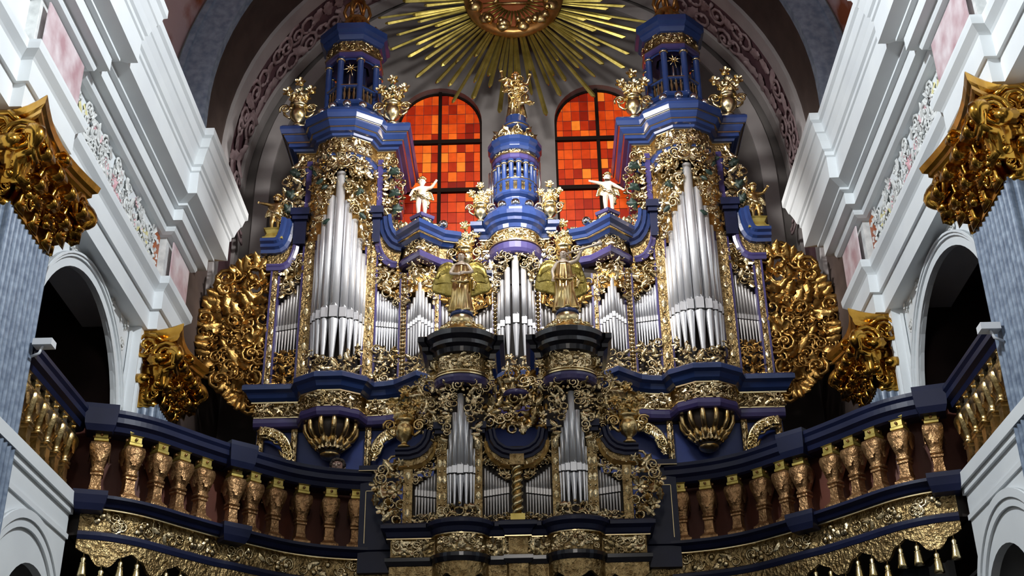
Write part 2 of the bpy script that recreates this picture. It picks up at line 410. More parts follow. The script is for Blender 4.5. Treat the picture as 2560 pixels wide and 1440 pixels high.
# stucco scrollwork on the painted band
sc = MB(); rng = random.Random(5)
for k in range(64):
    a = PI*(k+.5)/64*1.16-.08*PI
    for dy in (-.24, .24):
        r = 5.53; aa = a+rng.uniform(-.01,.01); x, z = -r*math.cos(aa), Z0+r*math.sin(aa)
        stamp(sc, rng.choice(['scroll','leaf','cscroll','leaf2']), (x, 21.12+dy, z), .46, rng.uniform(0,2*PI), (math.cos(aa), 0, -math.sin(aa)), 0, k % 2 == 0, .5)
sc.build('stucco_scrollwork', 'arch_stucco', ceil)
# nave vault and clerestory, painted
struct(uband(6.2, Z0, 0.0, -14.0, 7.0, .2), 'ceiling_nave', 'white_plaster')
struct(MB().box(-6.4,6.4,-14.2,-14.0,0,21.8), 'wall_front', 'white_plaster')
nv = uband(6.2, Z0, 15.4, 7.0, 18.72, .2)
nave_vault = struct(nv, 'ceiling', 'fresco')
for s in (-1, 1):
    struct(MB().box(min(s*6.2,s*6.4), max(s*6.2,s*6.4), 7.0, 18.72, 13.4, 15.4), 'wall_left' if s < 0 else 'wall_right', 'fresco_pale')

# windows: iron frame, mullion, transoms, each glass pane
def clip(poly, planes):
    for (a, b, c) in planes:   # keep a*x+b*z <= c
        out = []
        for i in range(len(poly)):
            p, q = poly[i], poly[(i+1) % len(poly)]; dp, dq = a*p[0]+b*p[1]-c, a*q[0]+b*q[1]-c
            if dp <= 0: out.append(p)
            if dp*dq < 0: t = dp/(dp-dq); out.append((p[0]+t*(q[0]-p[0]), p[1]+t*(q[1]-p[1])))
        poly = out
        if len(poly) < 3: return []
    return poly
for wi, (c, h, zb, zs) in enumerate(WIN):
    fr = MB(); seg = 24
    P = [(c-h, zb)]+[(c-h*math.cos(PI*i/seg), zs+h*math.sin(PI*i/seg)) for i in range(seg+1)]+[(c+h, zb)]
    fr.esweep(P, [(-.03,-.05),(.03,-.05),(.03,.01),(-.03,.01)], 22.2)
    w = fr.build('window_%d' % (wi+1), 'iron'); w['kind'] = 'structure'
    MB().box(c-.035, c+.035, 22.13, 22.2, zb, zs+h).build('mullion', 'iron', w)
    bars = [16.78, 15.59, 14.345, 13.1]
    for z in bars[:3]: MB().box(c-h, c+h, 22.12, 22.2, z-.045, z+.045).build('transom', 'iron', w)
    rng = random.Random(11+wi); rows = []
    z = bars[0]
    while z < zs+h: rows.append((z, z+.243)); z += .243
    for a, b2 in zip(bars[:-1], bars[1:]):
        st = (a-b2)/5
        rows += [(b2+i*st, b2+(i+1)*st) for i in range(5)]
    planes = []
    for i in range(40):
        a = PI*(i+.5)/40; planes.append((math.cos(a), math.sin(a), math.cos(a)*c+math.sin(a)*zs+h*.985))
    planes += [(-1,0,-(c-h*.985)), (1,0,c+h*.985)]
    cw = h/5
    for (za, zb2) in rows:
        for k in range(10):
            x0 = c-h+k*cw
            pl = clip([(x0+.004,za+.012),(x0+cw-.004,za+.012),(x0+cw-.004,zb2-.006),(x0+.004,zb2-.006)], planes)
            if not pl: continue
            xs = [p[0] for p in pl]; zz = [p[1] for p in pl]
            if (max(xs)-min(xs))*(max(zz)-min(zz)) < .002: continue
            MB().slab(pl, 22.195+rng.uniform(0,.006), 22.21).build('pane', rng.choices(PANE, [24,26,22,12,9,4,8])[0], w)
    # lead cames behind: dark backing strip grid
    lb = MB()
    for (za, zb2) in rows: lb.box(c-h*.98, c+h*.98, 22.212, 22.222, za-.012, za+.012) if za < zs else None
    lb.build('lead_came', 'iron', w)

# entablature running along both side walls
RES = -5.46; FLAT = -5.60
epath = [(FLAT,7.0),(FLAT,11.75),(RES,11.75),(RES,13.2),(FLAT,13.2),(FLAT,17.5),(RES,17.5),(RES,18.68),(FLAT,18.68)]
archi = [(-.02,10.30),(-.02,10.62),(.03,10.62),(.03,10.92),(.05,10.95),(.12,11.02),(.13,11.10),(.13,11.14),(-.02,11.14)]
frz = [(-.05,11.14),(-.05,11.93)]
bed = [(-.02,11.93),(.04,11.93),(.10,11.96),(.12,12.01),(.12,12.06),(.25,12.07),(.25,12.28),(.33,12.29),(.33,12.33),(-.02,12.4)]
cor = [(.30,12.33),(.51,12.40),(.51,12.78),(.535,12.80),(.535,12.87),(.57,12.90),(.60,13.02),(.645,13.14),(.665,13.16),(.70,13.30),(.74,13.34),(.74,13.47),(-.02,13.50)]
for s, side in ((1,'left'), (-1,'right')):
    def mk(prof, back=.5):
        b = MB().sweep(epath, prof, back=back); return b if s == 1 else b.mirrored()
    trim = struct(mk(archi), 'trim_1' if s == 1 else 'trim_2', 'white_plaster')
    mk(frz).build('frieze', 'stucco_white', trim)
    mk(bed).build('bed_moulding', 'white_plaster', trim)
    mk(cor).build('cornice', 'white_plaster', trim)
    for y0, y1, m_ in ((11.85, 13.1, 'pink_marble'), (17.62, 18.6, 'pink_marble')):
        x = RES+.052; b = MB().box(x-.02, x, y0, y1, 11.2, 11.88); (b if s == 1 else b.mirrored()).build('marble_panel', m_, trim)
    b = MB().box(FLAT-.04, FLAT+.0, 17.30, 17.49, 11.18, 11.9); (b if s == 1 else b.mirrored()).build('orange_panel', 'orange_panel', trim)
    # stucco garland on the frieze
    for m_, nm, keys, n_, sz, sd in (('stucco_white','stucco_garland',['leaf','leaf2','scroll','flower','cscroll'],150,.26,3), ('stucco_pink','pink_garland',['flower','leaf2'],16,.26,4), ('stucco_yellow','yellow_garland',['leaf2','flower'],12,.2,6)):
        g = MB(); rng = random.Random(sd)
        for i in range(n_):
            yy = rng.uniform(13.3, 17.35) if nm != 'pink_garland' else rng.choice([rng.gauss(15.3,.12), rng.uniform(13.4,17.2)])
            stamp(g, rng.choice(keys), (FLAT-.03, yy, rng.uniform(11.24,11.84)), sz*rng.uniform(.6,1.1), rng.uniform(0,2*PI), (1,0,0), rng.uniform(-.2,.2), rng.random() < .5, .6)
        (g if s == 1 else g.mirrored()).build(nm, m_, trim)
    # nave arcade: arch wall, archivolt, spandrel relief, piers
    b = arch_wall(lambda u,v,d: (-5.86-d, u, v), 13.0, 17.45, 6.0, 10.35, [(15.55, 1.75, 6.0, 8.33)], .06)
    wl = struct(b if s == 1 else b.mirrored(), 'wall_'+side, 'white_plaster')
    av = MB(); P = [(15.55-1.86*math.cos(PI*i/32), 8.33+1.86*math.sin(PI*i/32)) for i in range(33)]
    P = [(P[0][0], 6.0)]+P+[(P[-1][0], 6.0)]
    for w0, w1, o in ((-.11,.09,.03), (.02,.09,.06), (.06,.09,.08)):
        R = []
        for i, (y, z) in enumerate(P):
            a = np.array(P[i])-np.array(P[max(i-1,0)]); c2 = np.array(P[min(i+1,len(P)-1)])-np.array(P[i]); d = a+c2; d = d/np.hypot(*d); nn = np.array([-d[1], d[0]])
            R.append([(-5.87, y+nn[0]*w0, z+nn[1]*w0), (-5.86+o, y+nn[0]*w0, z+nn[1]*w0), (-5.86+o, y+nn[0]*w1, z+nn[1]*w1), (-5.87, y+nn[0]*w1, z+nn[1]*w1)])
        av.rings(R, smooth=False)
    (av if s == 1 else av.mirrored()).build('archivolt', 'white_plaster', wl)
    sp = MB(); rng = random.Random(9)
    for i in range(130):
        y = rng.uniform(13.3, 17.25); z = rng.uniform(8.6, 10.25)
        if math.hypot(y-15.55, z-8.33) < 2.0: continue
        stamp(sp, rng.choice(['leaf','leaf2','scroll','flower']), (-5.85, y, z), .2*rng.uniform(.6,1.1), rng.uniform(0,2*PI), (1,0,0), 0, False, .5)
    (sp if s == 1 else sp.mirrored()).build('spandrel_relief', 'stucco_white', wl)
    # wall core above the arcade, soffit of the architrave, piers
    b = MB().box(-6.6,-5.64,7.0,18.7,10.32,13.4).box(-5.95,-5.9,10.9,13.22,0,10.32).box(-5.92,-5.68,17.42,18.9,0,10.32)
    (b if s == 1 else b.mirrored()).build('pier', 'white_plaster', wl)
    b = MB()
    for y0, y1, x in ((17.48,17.56,-5.66),(17.36,17.42,-5.82)): b.box(x-.02, x+.02, y0, y1, 7.0, 10.2)
    (b if s == 1 else b.mirrored()).build('pier_moulding', 'white_plaster', wl)
    # aisle beyond the arch
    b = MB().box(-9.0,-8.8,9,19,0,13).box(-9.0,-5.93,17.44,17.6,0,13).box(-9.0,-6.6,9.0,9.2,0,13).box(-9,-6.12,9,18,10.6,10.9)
    struct(b if s == 1 else b.mirrored(), 'wall_aisle_'+side, 'aisle_unlit')
    # side gallery front: white wall with a blind arch
    b = arch_wall(lambda u,v,d: (-5.52-d, u, v), 10.5, 15.2, 3.0, 6.74, [(14.35, .82, 3.0, 4.92)], .1)
    gw = struct(b if s == 1 else b.mirrored(), 'wall_gallery_'+side, 'white_plaster')
    b = MB().box(-6.3,-5.53,15.19,15.21,3.0,6.74).box(-6.6,-5.44,10.5,15.24,6.70,6.86).box(-6.5,-5.48,10.5,15.22,6.62,6.70).box(-5.53,-5.49,10.5,15.2,6.30,6.36)
    (b if s == 1 else b.mirrored()).build('wall_coping', 'white_plaster', gw)
    av = MB()
    for r0, r1, o in ((1.10,1.30,.035), (1.20,1.30,.06)):
        R = []
        for i in range(33):
            a = PI*i/32; y, z = -math.cos(a), math.sin(a)
            R.append([(-5.53, 14.05+y*r0, 4.95+z*r0), (-5.52+o, 14.05+y*r0, 4.95+z*r0), (-5.52+o, 14.05+y*r1, 4.95+z*r1), (-5.53, 14.05+y*r1, 4.95+z*r1)])
        av.rings(R, smooth=False)
    (av if s == 1 else av.mirrored()).build('arch_moulding', 'white_plaster', gw)
    # side gallery floor
    b = MB().box(-8.8,-5.55,9.2,17.6,6.4,6.7)
    struct(b if s == 1 else b.mirrored(), 'floor_gallery_'+side, 'case_dark')

# ------------------------------------------------------------------ fluted pilasters with gilded capitals
def pilaster(s, y0, y1, xf, zb, label, group, near=True):
    yc = (y0+y1)/2; hy = (y1-y0)/2; hx = .23; xc = xf-hx
    root = thing('fluted_pilaster', label, 'pilaster', (s*-1*abs(xc), yc, zb), group)
    def B(mb, *a, **k): return (mb if s == 1 else mb.mirrored()).build(*a, **k)
    # shaft plan outline with flutes on the three free faces
    pts = []
    def face(p, q, n):
        p = np.array(p); q = np.array(q); d = q-p; L = np.hypot(*d); nn = np.array([d[1], -d[0]])/L
        k = 8
        for i in range(n):
            for j in range(k):
                t = (i+j/k)/n; off = -.024*max(0, math.sin(PI*(j/k*1.25-.125)))
                pts.append(tuple(p+d*t+nn*off))
    face((xc-hx,yc-hy),(xc+hx,yc-hy),4); face((xc+hx,yc-hy),(xc+hx,yc+hy),11); face((xc+hx,yc+hy),(xc-hx,yc+hy),4)
    pts.append((xc-hx,yc+hy))
    sh = MB(); zt = 9.12
    sh.rings([[(x,y,z) for x,y in pts] for z in (zb, 6.0, zt)], smooth=False)
    B(sh, 'shaft', 'blue_marble', root)
    # capital: bell, ring, acanthus leaves, volutes, abacus
    bell = MB().lathe([(1.0,9.08),(1.04,9.10),(1.04,9.16),(1.0,9.18),(.97,9.4),(1.0,9.75),(1.1,10.0)], (xc,yc,0), 16, hx, hy, PI/16, True, .9)
    cap = B(bell, 'capital_bell', 'gold_warm', root)
    # abacus with concave sides
    ab = MB()
    def abring(k, z):
        R = []
        C = [(-1,-1),(1,-1),(1,1),(-1,1)]
        for i in range(4):
            a = np.array(C[i], float); b = np.array(C[(i+1) % 4], float)
            for j in range(8):
                t = j/8; p = a+(b-a)*t; mid = (a+b)/2
                p = p-mid*(.27*math.sin(PI*t))
                R.append((xc+p[0]*(hx+k), yc+p[1]*(hy+k), z))
        return R
    ab.rings([abring(.24,10.06), abring(.28,10.10), abring(.28,10.15), abring(.33,10.19), abring(.35,10.28), abring(.33,10.30)], smooth=False)
    B(ab, 'abacus', 'gold_warm', cap)
    fl = MB()
    # leaves along the free faces: two rows
    def spots(row):
        S = []
        for (p, q, nrm, n) in (((xc-hx,yc-hy),(xc+hx,yc-hy),(0,-1,0),1), ((xc+hx,yc-hy),(xc+hx,yc+hy),(1,0,0),3), ((xc+hx,yc+hy),(xc-hx,yc+hy),(0,1,0),1)):
            for i in range(n+(row % 2)):
                t = (i+.5)/n if row % 2 == 0 else i/n
                if p[0]+(q[0]-p[0])*t < xc-.1: continue
                S.append((p[0]+(q[0]-p[0])*t, p[1]+(q[1]-p[1])*t, nrm))
        return S
    for row, (z, sz, o) in enumerate(((9.36,.50,.0), (9.60,.60,.06))):
        for x, y, nrm in spots(row):
            lf = MB(); stamp(lf, 'curl', (x+nrm[0]*o, y+nrm[1]*o, z), sz, 0, nrm, 0, False, 1.15)
            B(lf, 'acanthus_leaf', 'gold_warm', cap)
    for x, y, nrm in spots(0):
        tv_ = (abs(nrm[1]), abs(nrm[0]))
        for q in (-1, 1):
            v = MB(); stamp(v, 'scroll', (x+nrm[0]*.12+tv_[0]*q*.10, y+nrm[1]*.12+tv_[1]*q*.10, 9.93), .22, .4, nrm, 0, q < 0, 1.2); B(v, 'small_volute', 'gold_warm', cap)
    v = MB(); stamp(v, 'scroll', (xc+.02, yc-hy-.12, 9.98), .40, .4, (0,-1,0), 0, False, 1.2); B(v, 'fleuron', 'gold_warm', cap)
    v = MB(); stamp(v, 'curl', (xc+hx+.10, yc, 9.98), .40, 0, (1,0,0), 0, False, 1.2); B(v, 'fleuron', 'gold_warm', cap)
    for cx_, cy_, n1, n2 in ((1,-1,(0,-1,0),(1,0,0)), (1,1,(1,0,0),(0,1,0))):
        v = MB()
        px, py = xc+cx_*(hx+.20), yc+cy_*(hy+.20)
        for nn, fp in ((n1, False), (n2, True)):
            P = []; R = []
            dx = np.array([px, py]); tang = np.array([nn[1], -nn[0]])*(1 if True else -1)
            tv = np.array([cx_, cy_])*np.array([abs(nn[1]), abs(nn[0])])
            for i in range(22):
                t = i/21; th = -.5*PI+t*4.2*PI; r = .21*(1-t)**.75+.03
                P.append((px+tv[0]*(r*math.cos(th)-.12)+nn[0]*(.03+.05*t), py+tv[1]*(r*math.cos(th)-.12)+nn[1]*(.03+.05*t), 9.80+r*math.sin(th))); R.append(.05-.02*t)
            v.tube(P, R, 6)
            v.ball(P[-1], .05, 8, 5)
        P = [(xc+cx_*hx*.95, yc+cy_*hy*.95, 9.35), (xc+cx_*(hx+.05), yc+cy_*(hy+.05), 9.6), (px, py, 9.86), (px+cx_*.1, py+cy_*.1, 9.78), (px+cx_*.04, py+cy_*.04, 9.66)]
        v.tube(catmull(P, 4), [.13]*9+[.12,.11,.10,.09,.08,.07,.06,.05], 8)
        B(v, 'volute', 'gold_warm', cap)
    # carved filling between the leaves
    fill = MB(); rng = random.Random(21)
    for i in range(70):
        f = rng.choice([0,1,1,1,2]); t = rng.random(); z = rng.uniform(9.25, 9.98)
        if f == 1: p, nrm = (xc+hx+.03, yc-hy+2*hy*t, z), (1,0,0)
        else: p, nrm = (xc-hx+2*hx*t, yc+(hy+.03)*(-1 if f == 0 else 1), z), (0,-1 if f == 0 else 1,0)
        stamp(fill, rng.choice(['scroll','leaf2','berry','cscroll']), p, rng.uniform(.12,.24), rng.uniform(0,2*PI), nrm, rng.uniform(-.3,.3), False, 1.2)
    B(fill, 'carved_filling', 'gold_warm', cap)
    return root
pilaster(1, 11.9, 13.15, -5.45, 3.0, 'tall blue marble fluted pilaster with gilded capital at the left picture edge', 'pilasters of the nave piers')
pilaster(-1, 11.9, 13.15, -5.45, 3.0, 'tall blue marble fluted pilaster with gilded capital at the right picture edge', 'pilasters of the nave piers')
pilaster(1, 17.68, 18.66, -5.36, 6.8, 'pilaster with gilded capital rising behind the left balcony railing', 'pilasters of the nave piers')
pilaster(-1, 17.68, 18.66, -5.36, 6.8, 'pilaster with gilded capital rising behind the right balcony railing', 'pilasters of the nave piers')
# ------------------------------------------------------------------ the great organ
YF = 20.0
organ = thing('pipe_organ', 'great blue and gilded baroque organ with two tall towers and silver pipes', 'organ', (0, 20.4, 6.8))
def mk_pipe(parent, x, y, zf, zm, zt, r, mtl='tin', seg=14, small=False):
    o = (x, y, zf)
    b = MB(); lip = max(.09, 2.7*r)
    b.lathe([(r, zm+.0), (r, zt-.004), (r*.93, zt)], (x, y, 0), seg)
    p = b.build('organ_pipe', mtl, parent, origin=o)
    f = MB().lathe([(r*.30, zf), (r*.42, zf+.04), (r*1.0, zm-.045), (r*1.03, zm-.03), (r*1.03, zm-.022)], (x, y, 0), seg)
    f.build('pipe_foot', mtl, p, origin=o)
    mo = MB(); q = PI*.30
    # flattened upper lip with side ears, and the dark slot under it
    xa = r*.80
    mo.add([(x-xa,y-r*.64,zm),(x+xa,y-r*.64,zm),(x+xa,y-r*.70,zm+lip*.9),(x+xa*.45,y-r*.99,zm+lip*1.12),(x-xa*.45,y-r*.99,zm+lip*1.12),(x-xa,y-r*.70,zm+lip*.9)], [(0,1,2,3,4,5)])
    mo.box(x-xa*1.02, x+xa*1.02, y-r*1.06, y-r*.3, zm-.006, zm+lip*.9)
    mo.build('pipe_mouth', mtl, p, origin=o)
    if not small:
        MB().box(x-xa, x+xa, y-r*1.0, y-r*.2, zm-.03, zm-.006).build('mouth_slot', 'slot_black', p, origin=o)
    return p
TX = -3.12
# carcase
for nm, bx_ in (('case_body', (-4.38,-1.2,20.12,21.4,9.6,12.95)), ('tower_body', (-3.86,-2.42,20.06,21.4,12.9,15.1))):
    MB().box(*bx_).both(nm, 'case_dark', organ)
MB().box(-1.2,1.2,20.12,21.4,9.6,12.35).box(-.42,.42,20.08,21.2,12.3,13.2).build('case_body', 'case_dark', organ)
MB().box(-4.42,4.42,20.16,21.5,6.8,9.65).build('lower_case', 'blue_panel', organ)
# pipe bays
ang = [0,21,38,54,69,83]; rr = [.084,.072,.062,.056,.052,.045]
tops = [14.36,13.88,13.52,13.18,12.93,12.76]; feet = [10.60,10.64,10.72,10.80,10.86,10.90]
for s in (-1, 1):
    for k in range(6):
        for sd in ((0,) if k == 0 else (-1, 1)):
            a = math.radians(90-sd*ang[k]); x = s*abs(TX)+.435*math.cos(a); y = YF+.02-.50*math.sin(a)
            mk_pipe(organ, x, y, feet[k], 11.42+.015*k, tops[k]-(.1 if sd*s < 0 else 0), rr[k])
    for k in range(8):      # outer flat
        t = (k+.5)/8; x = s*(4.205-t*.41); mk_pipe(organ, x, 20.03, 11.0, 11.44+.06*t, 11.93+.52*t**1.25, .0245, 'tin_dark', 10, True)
    for k in range(9):      # inner flat
        t = (k+.5)/9; x = s*(2.465-t*.42); mk_pipe(organ, x, 20.03, 10.98, 11.50-.05*t, 12.22-.40*t**.8, .0225, 'tin', 10, True)
    for k in range(9):      # pointed small tower
        t = (k-4)/4; x = s*1.67+.205*t; y = 19.70+.25*abs(t); mk_pipe(organ, x, y, 10.80, 11.42-.02*abs(t), 12.16-.40*abs(t)**.8, .028 if k != 4 else .034, 'tin', 10, True)
    for k in range(14):     # flats behind the angels
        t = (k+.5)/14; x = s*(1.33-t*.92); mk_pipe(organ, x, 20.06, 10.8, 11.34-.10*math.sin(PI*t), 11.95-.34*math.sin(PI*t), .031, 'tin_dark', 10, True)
ca = [0,27,50,70,86]; cr = [.062,.050,.043,.038,.032]; ct = [12.60,12.40,12.20,12.02,11.88]
for k in range(5):
    for sd in ((0,) if k == 0 else (-1, 1)):
        a = math.radians(90-sd*ca[k]); mk_pipe(organ, .31*math.cos(a)-.005, 19.98-.34*math.sin(a), 10.66+.02*k, 11.30, ct[k], cr[k])
# pilasters: gilded strips edged in blue
def pil(x0, x1, z0, z1, y=19.95, beads=False, edge='purple'):
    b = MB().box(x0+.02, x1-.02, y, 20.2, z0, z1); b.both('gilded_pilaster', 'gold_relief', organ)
    b = MB().box(x0-.012, x0+.022, y-.012, 20.2, z0, z1).box(x1-.022, x1+.012, y-.012, 20.2, z0, z1); b.both('pilaster_edge', edge, organ)
    bd = MB(); n = int((z1-z0)/(.075 if beads else .16)); xc = (x0+x1)/2
    for i in range(n):
        z = z0+(i+.5)*(z1-z0)/n
        if beads: bd.ball((xc, y-.01, z), .045, 8, 5, .8)
        else: stamp(bd, 'berry' if i % 2 else 'leaf2', (xc, y, z), .085 if i % 2 else .15, 0 if i % 4 == 0 else PI, None, 0, False, .5)
    bd.both('pilaster_beads' if beads else 'pilaster_relief', 'gold_carved', organ)
pil(-4.345,-4.20,10.36,12.62); pil(-3.80,-3.57,10.36,13.2); pil(-2.68,-2.46,10.36,13.2); pil(-2.045,-1.90,10.36,12.5,beads=True)
pil(-1.45,-1.335,10.36,12.4); pil(-.415,-.33,10.5,12.6,beads=True)
# lower ledge, friezes
LP = [(-4.45,21.3),(-4.45,20.0),(-3.74,20.0)]+bump(TX,.56,.52,n=5)+[(-2.44,20.0),(-2.2,19.97),(-1.98,19.90),(-1.67,19.62),(-1.36,19.90),(-1.15,20.0),(-.46,20.0)]
LP = LP+bump(0,.40,.36,n=10)+[(-x,y) for x, y in LP[::-1]]
def bands(path, spec, z, parent, back=.12, dbl=False, closed=False):
    out = []
    for nm, mt_, prof in spec:
        b = MB().sweep(path, prof, back=back, z=z, closed=closed)
        out.append(b.both(nm, mt_, parent) if dbl else b.build(nm, mt_, parent))
    return out
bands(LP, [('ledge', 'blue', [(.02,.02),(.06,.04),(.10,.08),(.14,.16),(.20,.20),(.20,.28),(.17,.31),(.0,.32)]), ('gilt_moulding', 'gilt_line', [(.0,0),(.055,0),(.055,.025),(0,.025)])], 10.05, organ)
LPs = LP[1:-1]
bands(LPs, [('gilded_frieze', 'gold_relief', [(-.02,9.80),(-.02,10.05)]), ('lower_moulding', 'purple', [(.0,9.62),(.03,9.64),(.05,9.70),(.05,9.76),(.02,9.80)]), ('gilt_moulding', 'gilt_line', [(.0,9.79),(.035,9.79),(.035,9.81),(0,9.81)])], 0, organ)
def ybump(xc, half, proj, y0=20.0):
    return lambda x: y0-proj*math.sqrt(max(0, 1-((x-xc)/half)**2)) if abs(x-xc) < half else y0
yt = ybump(TX,.56,.52); 
def nt(x): 
    t = max(-.95, min(.95, (x-TX)/.56)); v = Vector((t*.9, -math.sqrt(1-t*t), 0)); return v.normalized()
carve([(-3.62,9.82),(-2.62,9.82),(-2.62,10.04),(-3.62,10.04)], 0, .12, 31, yfun=lambda x: yt(x)-.01, nfun=nt, relief=.6).both('frieze_carving', 'gold_carved', organ)
carve([(-4.42,9.84),(-3.70,9.84),(-3.70,10.03),(-4.42,10.03)], 19.98, .13, 32, relief=.6).both('frieze_carving', 'gold_carved', organ)
carve([(-2.5,9.84),(-1.9,9.84),(-1.9,10.03),(-2.5,10.03)], 19.95, .13, 33, relief=.6).both('frieze_carving', 'gold_carved', organ)
# base carvings under the pipes
carve([(-4.2,10.38),(-3.8,10.38),(-3.8,11.02),(-4.2,11.02)], 20.02, .17, 34).both('base_carving', 'gold_wing', organ)
carve([(-3.56,10.38),(-2.68,10.38),(-2.68,10.98),(-2.85,10.80),(-3.0,10.66),(-3.12,10.60),(-3.24,10.66),(-3.4,10.80),(-3.56,10.98)], 0, .17, 35, yfun=lambda x: yt(x)+.02, nfun=nt).both('base_carving', 'gold_carved', organ)
carve([(-2.45,10.38),(-2.05,10.38),(-2.05,11.02),(-2.45,11.02)], 19.98, .17, 36).both('base_carving', 'gold_carved', organ)
carve([(-1.90,10.36),(-1.44,10.36),(-1.44,10.82),(-1.67,10.74),(-1.90,10.82)], 19.74, .15, 37, yfun=lambda x: 19.68+abs(x+1.67)*1.0).both('base_carving', 'gold_carved', organ)
carve([(-.34,10.38),(.34,10.38),(.34,10.76),(0,10.62),(-.34,10.76)], 0, .15, 38, yfun=ybump(0,.4,.36)).build('base_carving', 'gold_carved', organ)
carve([(-1.34,10.4),(-.42,10.4),(-.42,10.85),(-1.34,10.85)], 20.0, .2, 39).both('base_carving', 'gold_carved', organ)
# pipe shades
MB().slab([(-3.80,13.0),(-2.44,13.0),(-2.44,14.6),(-3.80,14.6)], 19.97, 20.08).both('shade_board', 'gold_wing', organ)
MB().slab([(-1.90,12.1),(-1.44,12.1),(-1.44,12.62),(-1.90,12.62)], 19.93, 20.12).both('shade_board', 'gold_wing', organ)
MB().slab([(-4.20,12.4),(-3.80,12.6),(-3.80,13.1),(-4.20,12.7)], 20.05, 20.12).both('shade_board', 'gold_wing', organ)
MB().slab([(-2.46,12.25),(-2.04,12.0),(-2.04,12.7),(-2.46,13.1)], 20.05, 20.12).both('shade_board', 'gold_wing', organ)
carve([(-4.19,12.02),(-4.0,12.16),(-3.81,12.48),(-3.81,13.05),(-3.95,12.85),(-4.06,12.66),(-4.19,12.60)], 20.0, .19, 41).both('pipe_shade', 'gold_carved', organ)
pt = lambda x: 14.42-2.35*abs(x-TX)**.9*1.6
shade = MB()
for seed, poly in ((42, [(-3.58,12.95),(-3.50,13.2),(-3.42,13.45),(-3.30,13.8),(-3.20,14.2),(-3.12,14.5),(-3.12,14.85),(-3.62,14.85),(-3.75,14.5),(-3.75,13.25),(-3.62,13.0)]),
                   (43, [(-2.66,12.85),(-2.74,13.2),(-2.82,13.45),(-2.93,13.8),(-3.03,14.2),(-3.12,14.5),(-3.12,14.85),(-2.62,14.85),(-2.49,14.5),(-2.49,13.25),(-2.62,13.0)])):
    carve(poly, 0, .18, seed, yfun=lambda x: yt(x)+.0, nfun=nt, mb=shade)
shade.both('tower_pipe_shade', 'gold_carved', organ)
carve([(-3.55,14.28),(-3.12,14.45),(-2.69,14.28),(-2.69,14.55),(-3.55,14.55)], 0, .24, 44, mix=['leaf','scroll','flower'], yfun=lambda x: yt(x)-.12, nfun=nt).both('tower_crest', 'gold_carved', organ)
gl = MB(); rng = random.Random(3)
for i in range(14): stamp(gl, 'leaf2', (TX+rng.uniform(-.55,.55), 19.52, rng.uniform(13.3,14.7)), .16, rng.uniform(0,6), None, .2)
gl.both('green_leaves', 'green_leaf', organ)
carve([(-2.45,12.28),(-2.2,11.98),(-2.05,11.85),(-2.05,12.62),(-2.2,12.66),(-2.32,12.8),(-2.45,13.05)], 19.98, .18, 45).both('pipe_shade', 'gold_carved', organ)
carve([(-1.92,11.80),(-1.82,12.0),(-1.67,12.25),(-1.52,12.0),(-1.42,11.80),(-1.42,12.64),(-1.92,12.64)], 0, .15, 46, yfun=lambda x: 19.64+abs(x+1.67)*1.0).both('pipe_shade', 'gold_carved', organ)
carve([(-1.33,11.95),(-1.1,11.72),(-.87,11.62),(-.64,11.72),(-.42,11.95),(-.42,12.28),(-1.33,12.28)], 20.0, .19, 47).both('pipe_shade', 'gold_wing', organ)
cy = ybump(0,.40,.38)
cshade = MB()
carve([(-.36,11.95),(-.26,12.2),(-.14,12.42),(0,12.68),(.14,12.42),(.26,12.2),(.36,11.95),(.40,12.4),(.36,12.8),(-.36,12.8),(-.40,12.4)], 0, .15, 48, yfun=lambda x: cy(x)-.0, mb=cshade)
cshade.build('pipe_shade', 'gold_carved', organ)
# swan-neck cornices either side of the towers
up = [(-4.56,12.96),(-4.30,12.96),(-4.20,12.98),(-4.11,13.05),(-4.05,13.17),(-4.01,13.32),(-3.99,13.48),(-3.985,13.60)]
SW = [(.0,-.02),(.10,-.02),(.12,.04),(.18,.07),(.18,.13),(.24,.16),(.24,.22),(.0,.22)]
SL = [(.0,-.02),(.06,-.02),(.08,.03),(.10,.06),(.10,.09),(.0,.09)]
inner = [(-2.44,13.60),(-2.43,13.48),(-2.40,13.32),(-2.34,13.17),(-2.25,13.04),(-2.14,12.97),(-2.04,12.95)]
MB().esweep(up, SW, 20.0).both('swan_neck_cornice', 'blue', organ)
MB().esweep(inner, SW, 20.0).both('swan_neck_cornice', 'blue', organ)
lo = [(x+.10 if i > 1 else x+.12, z-.34) for i, (x, z) in enumerate(up)]; li = [(x-.08, z-.34) for x, z in inner]
MB().esweep(lo, SL, 19.98).both('swan_neck_moulding', 'purple', organ)
MB().esweep(li, SL, 19.98).both('swan_neck_moulding', 'purple', organ)
MB().slab([(-4.44,12.62)]+lo[1:]+up[:0:-1]+[(-4.44,12.96)], 19.97, 20.15).both('gilded_fascia', 'gold_relief', organ)
MB().slab(li+inner[::-1], 19.97, 20.15).both('gilded_fascia', 'gold_relief', organ)
# tower caps
for x0, x1 in ((-4.02,-3.74), (-2.60,-2.40)):
    MB().box(x0, x1, 19.80, 20.1, 13.58, 13.66).box(x0-.03, x1+.03, 19.76, 20.1, 13.66, 13.80).box(x0+.03,x1-.03,19.86,20.1,13.10,13.60).both('pilaster_cap', 'navy', organ)
for x0, x1 in ((-3.84,-3.74), (-2.52,-2.42)):
    MB().box(x0, x1, 19.93, 20.1, 13.7, 14.9).both('tower_post', 'purple', organ)
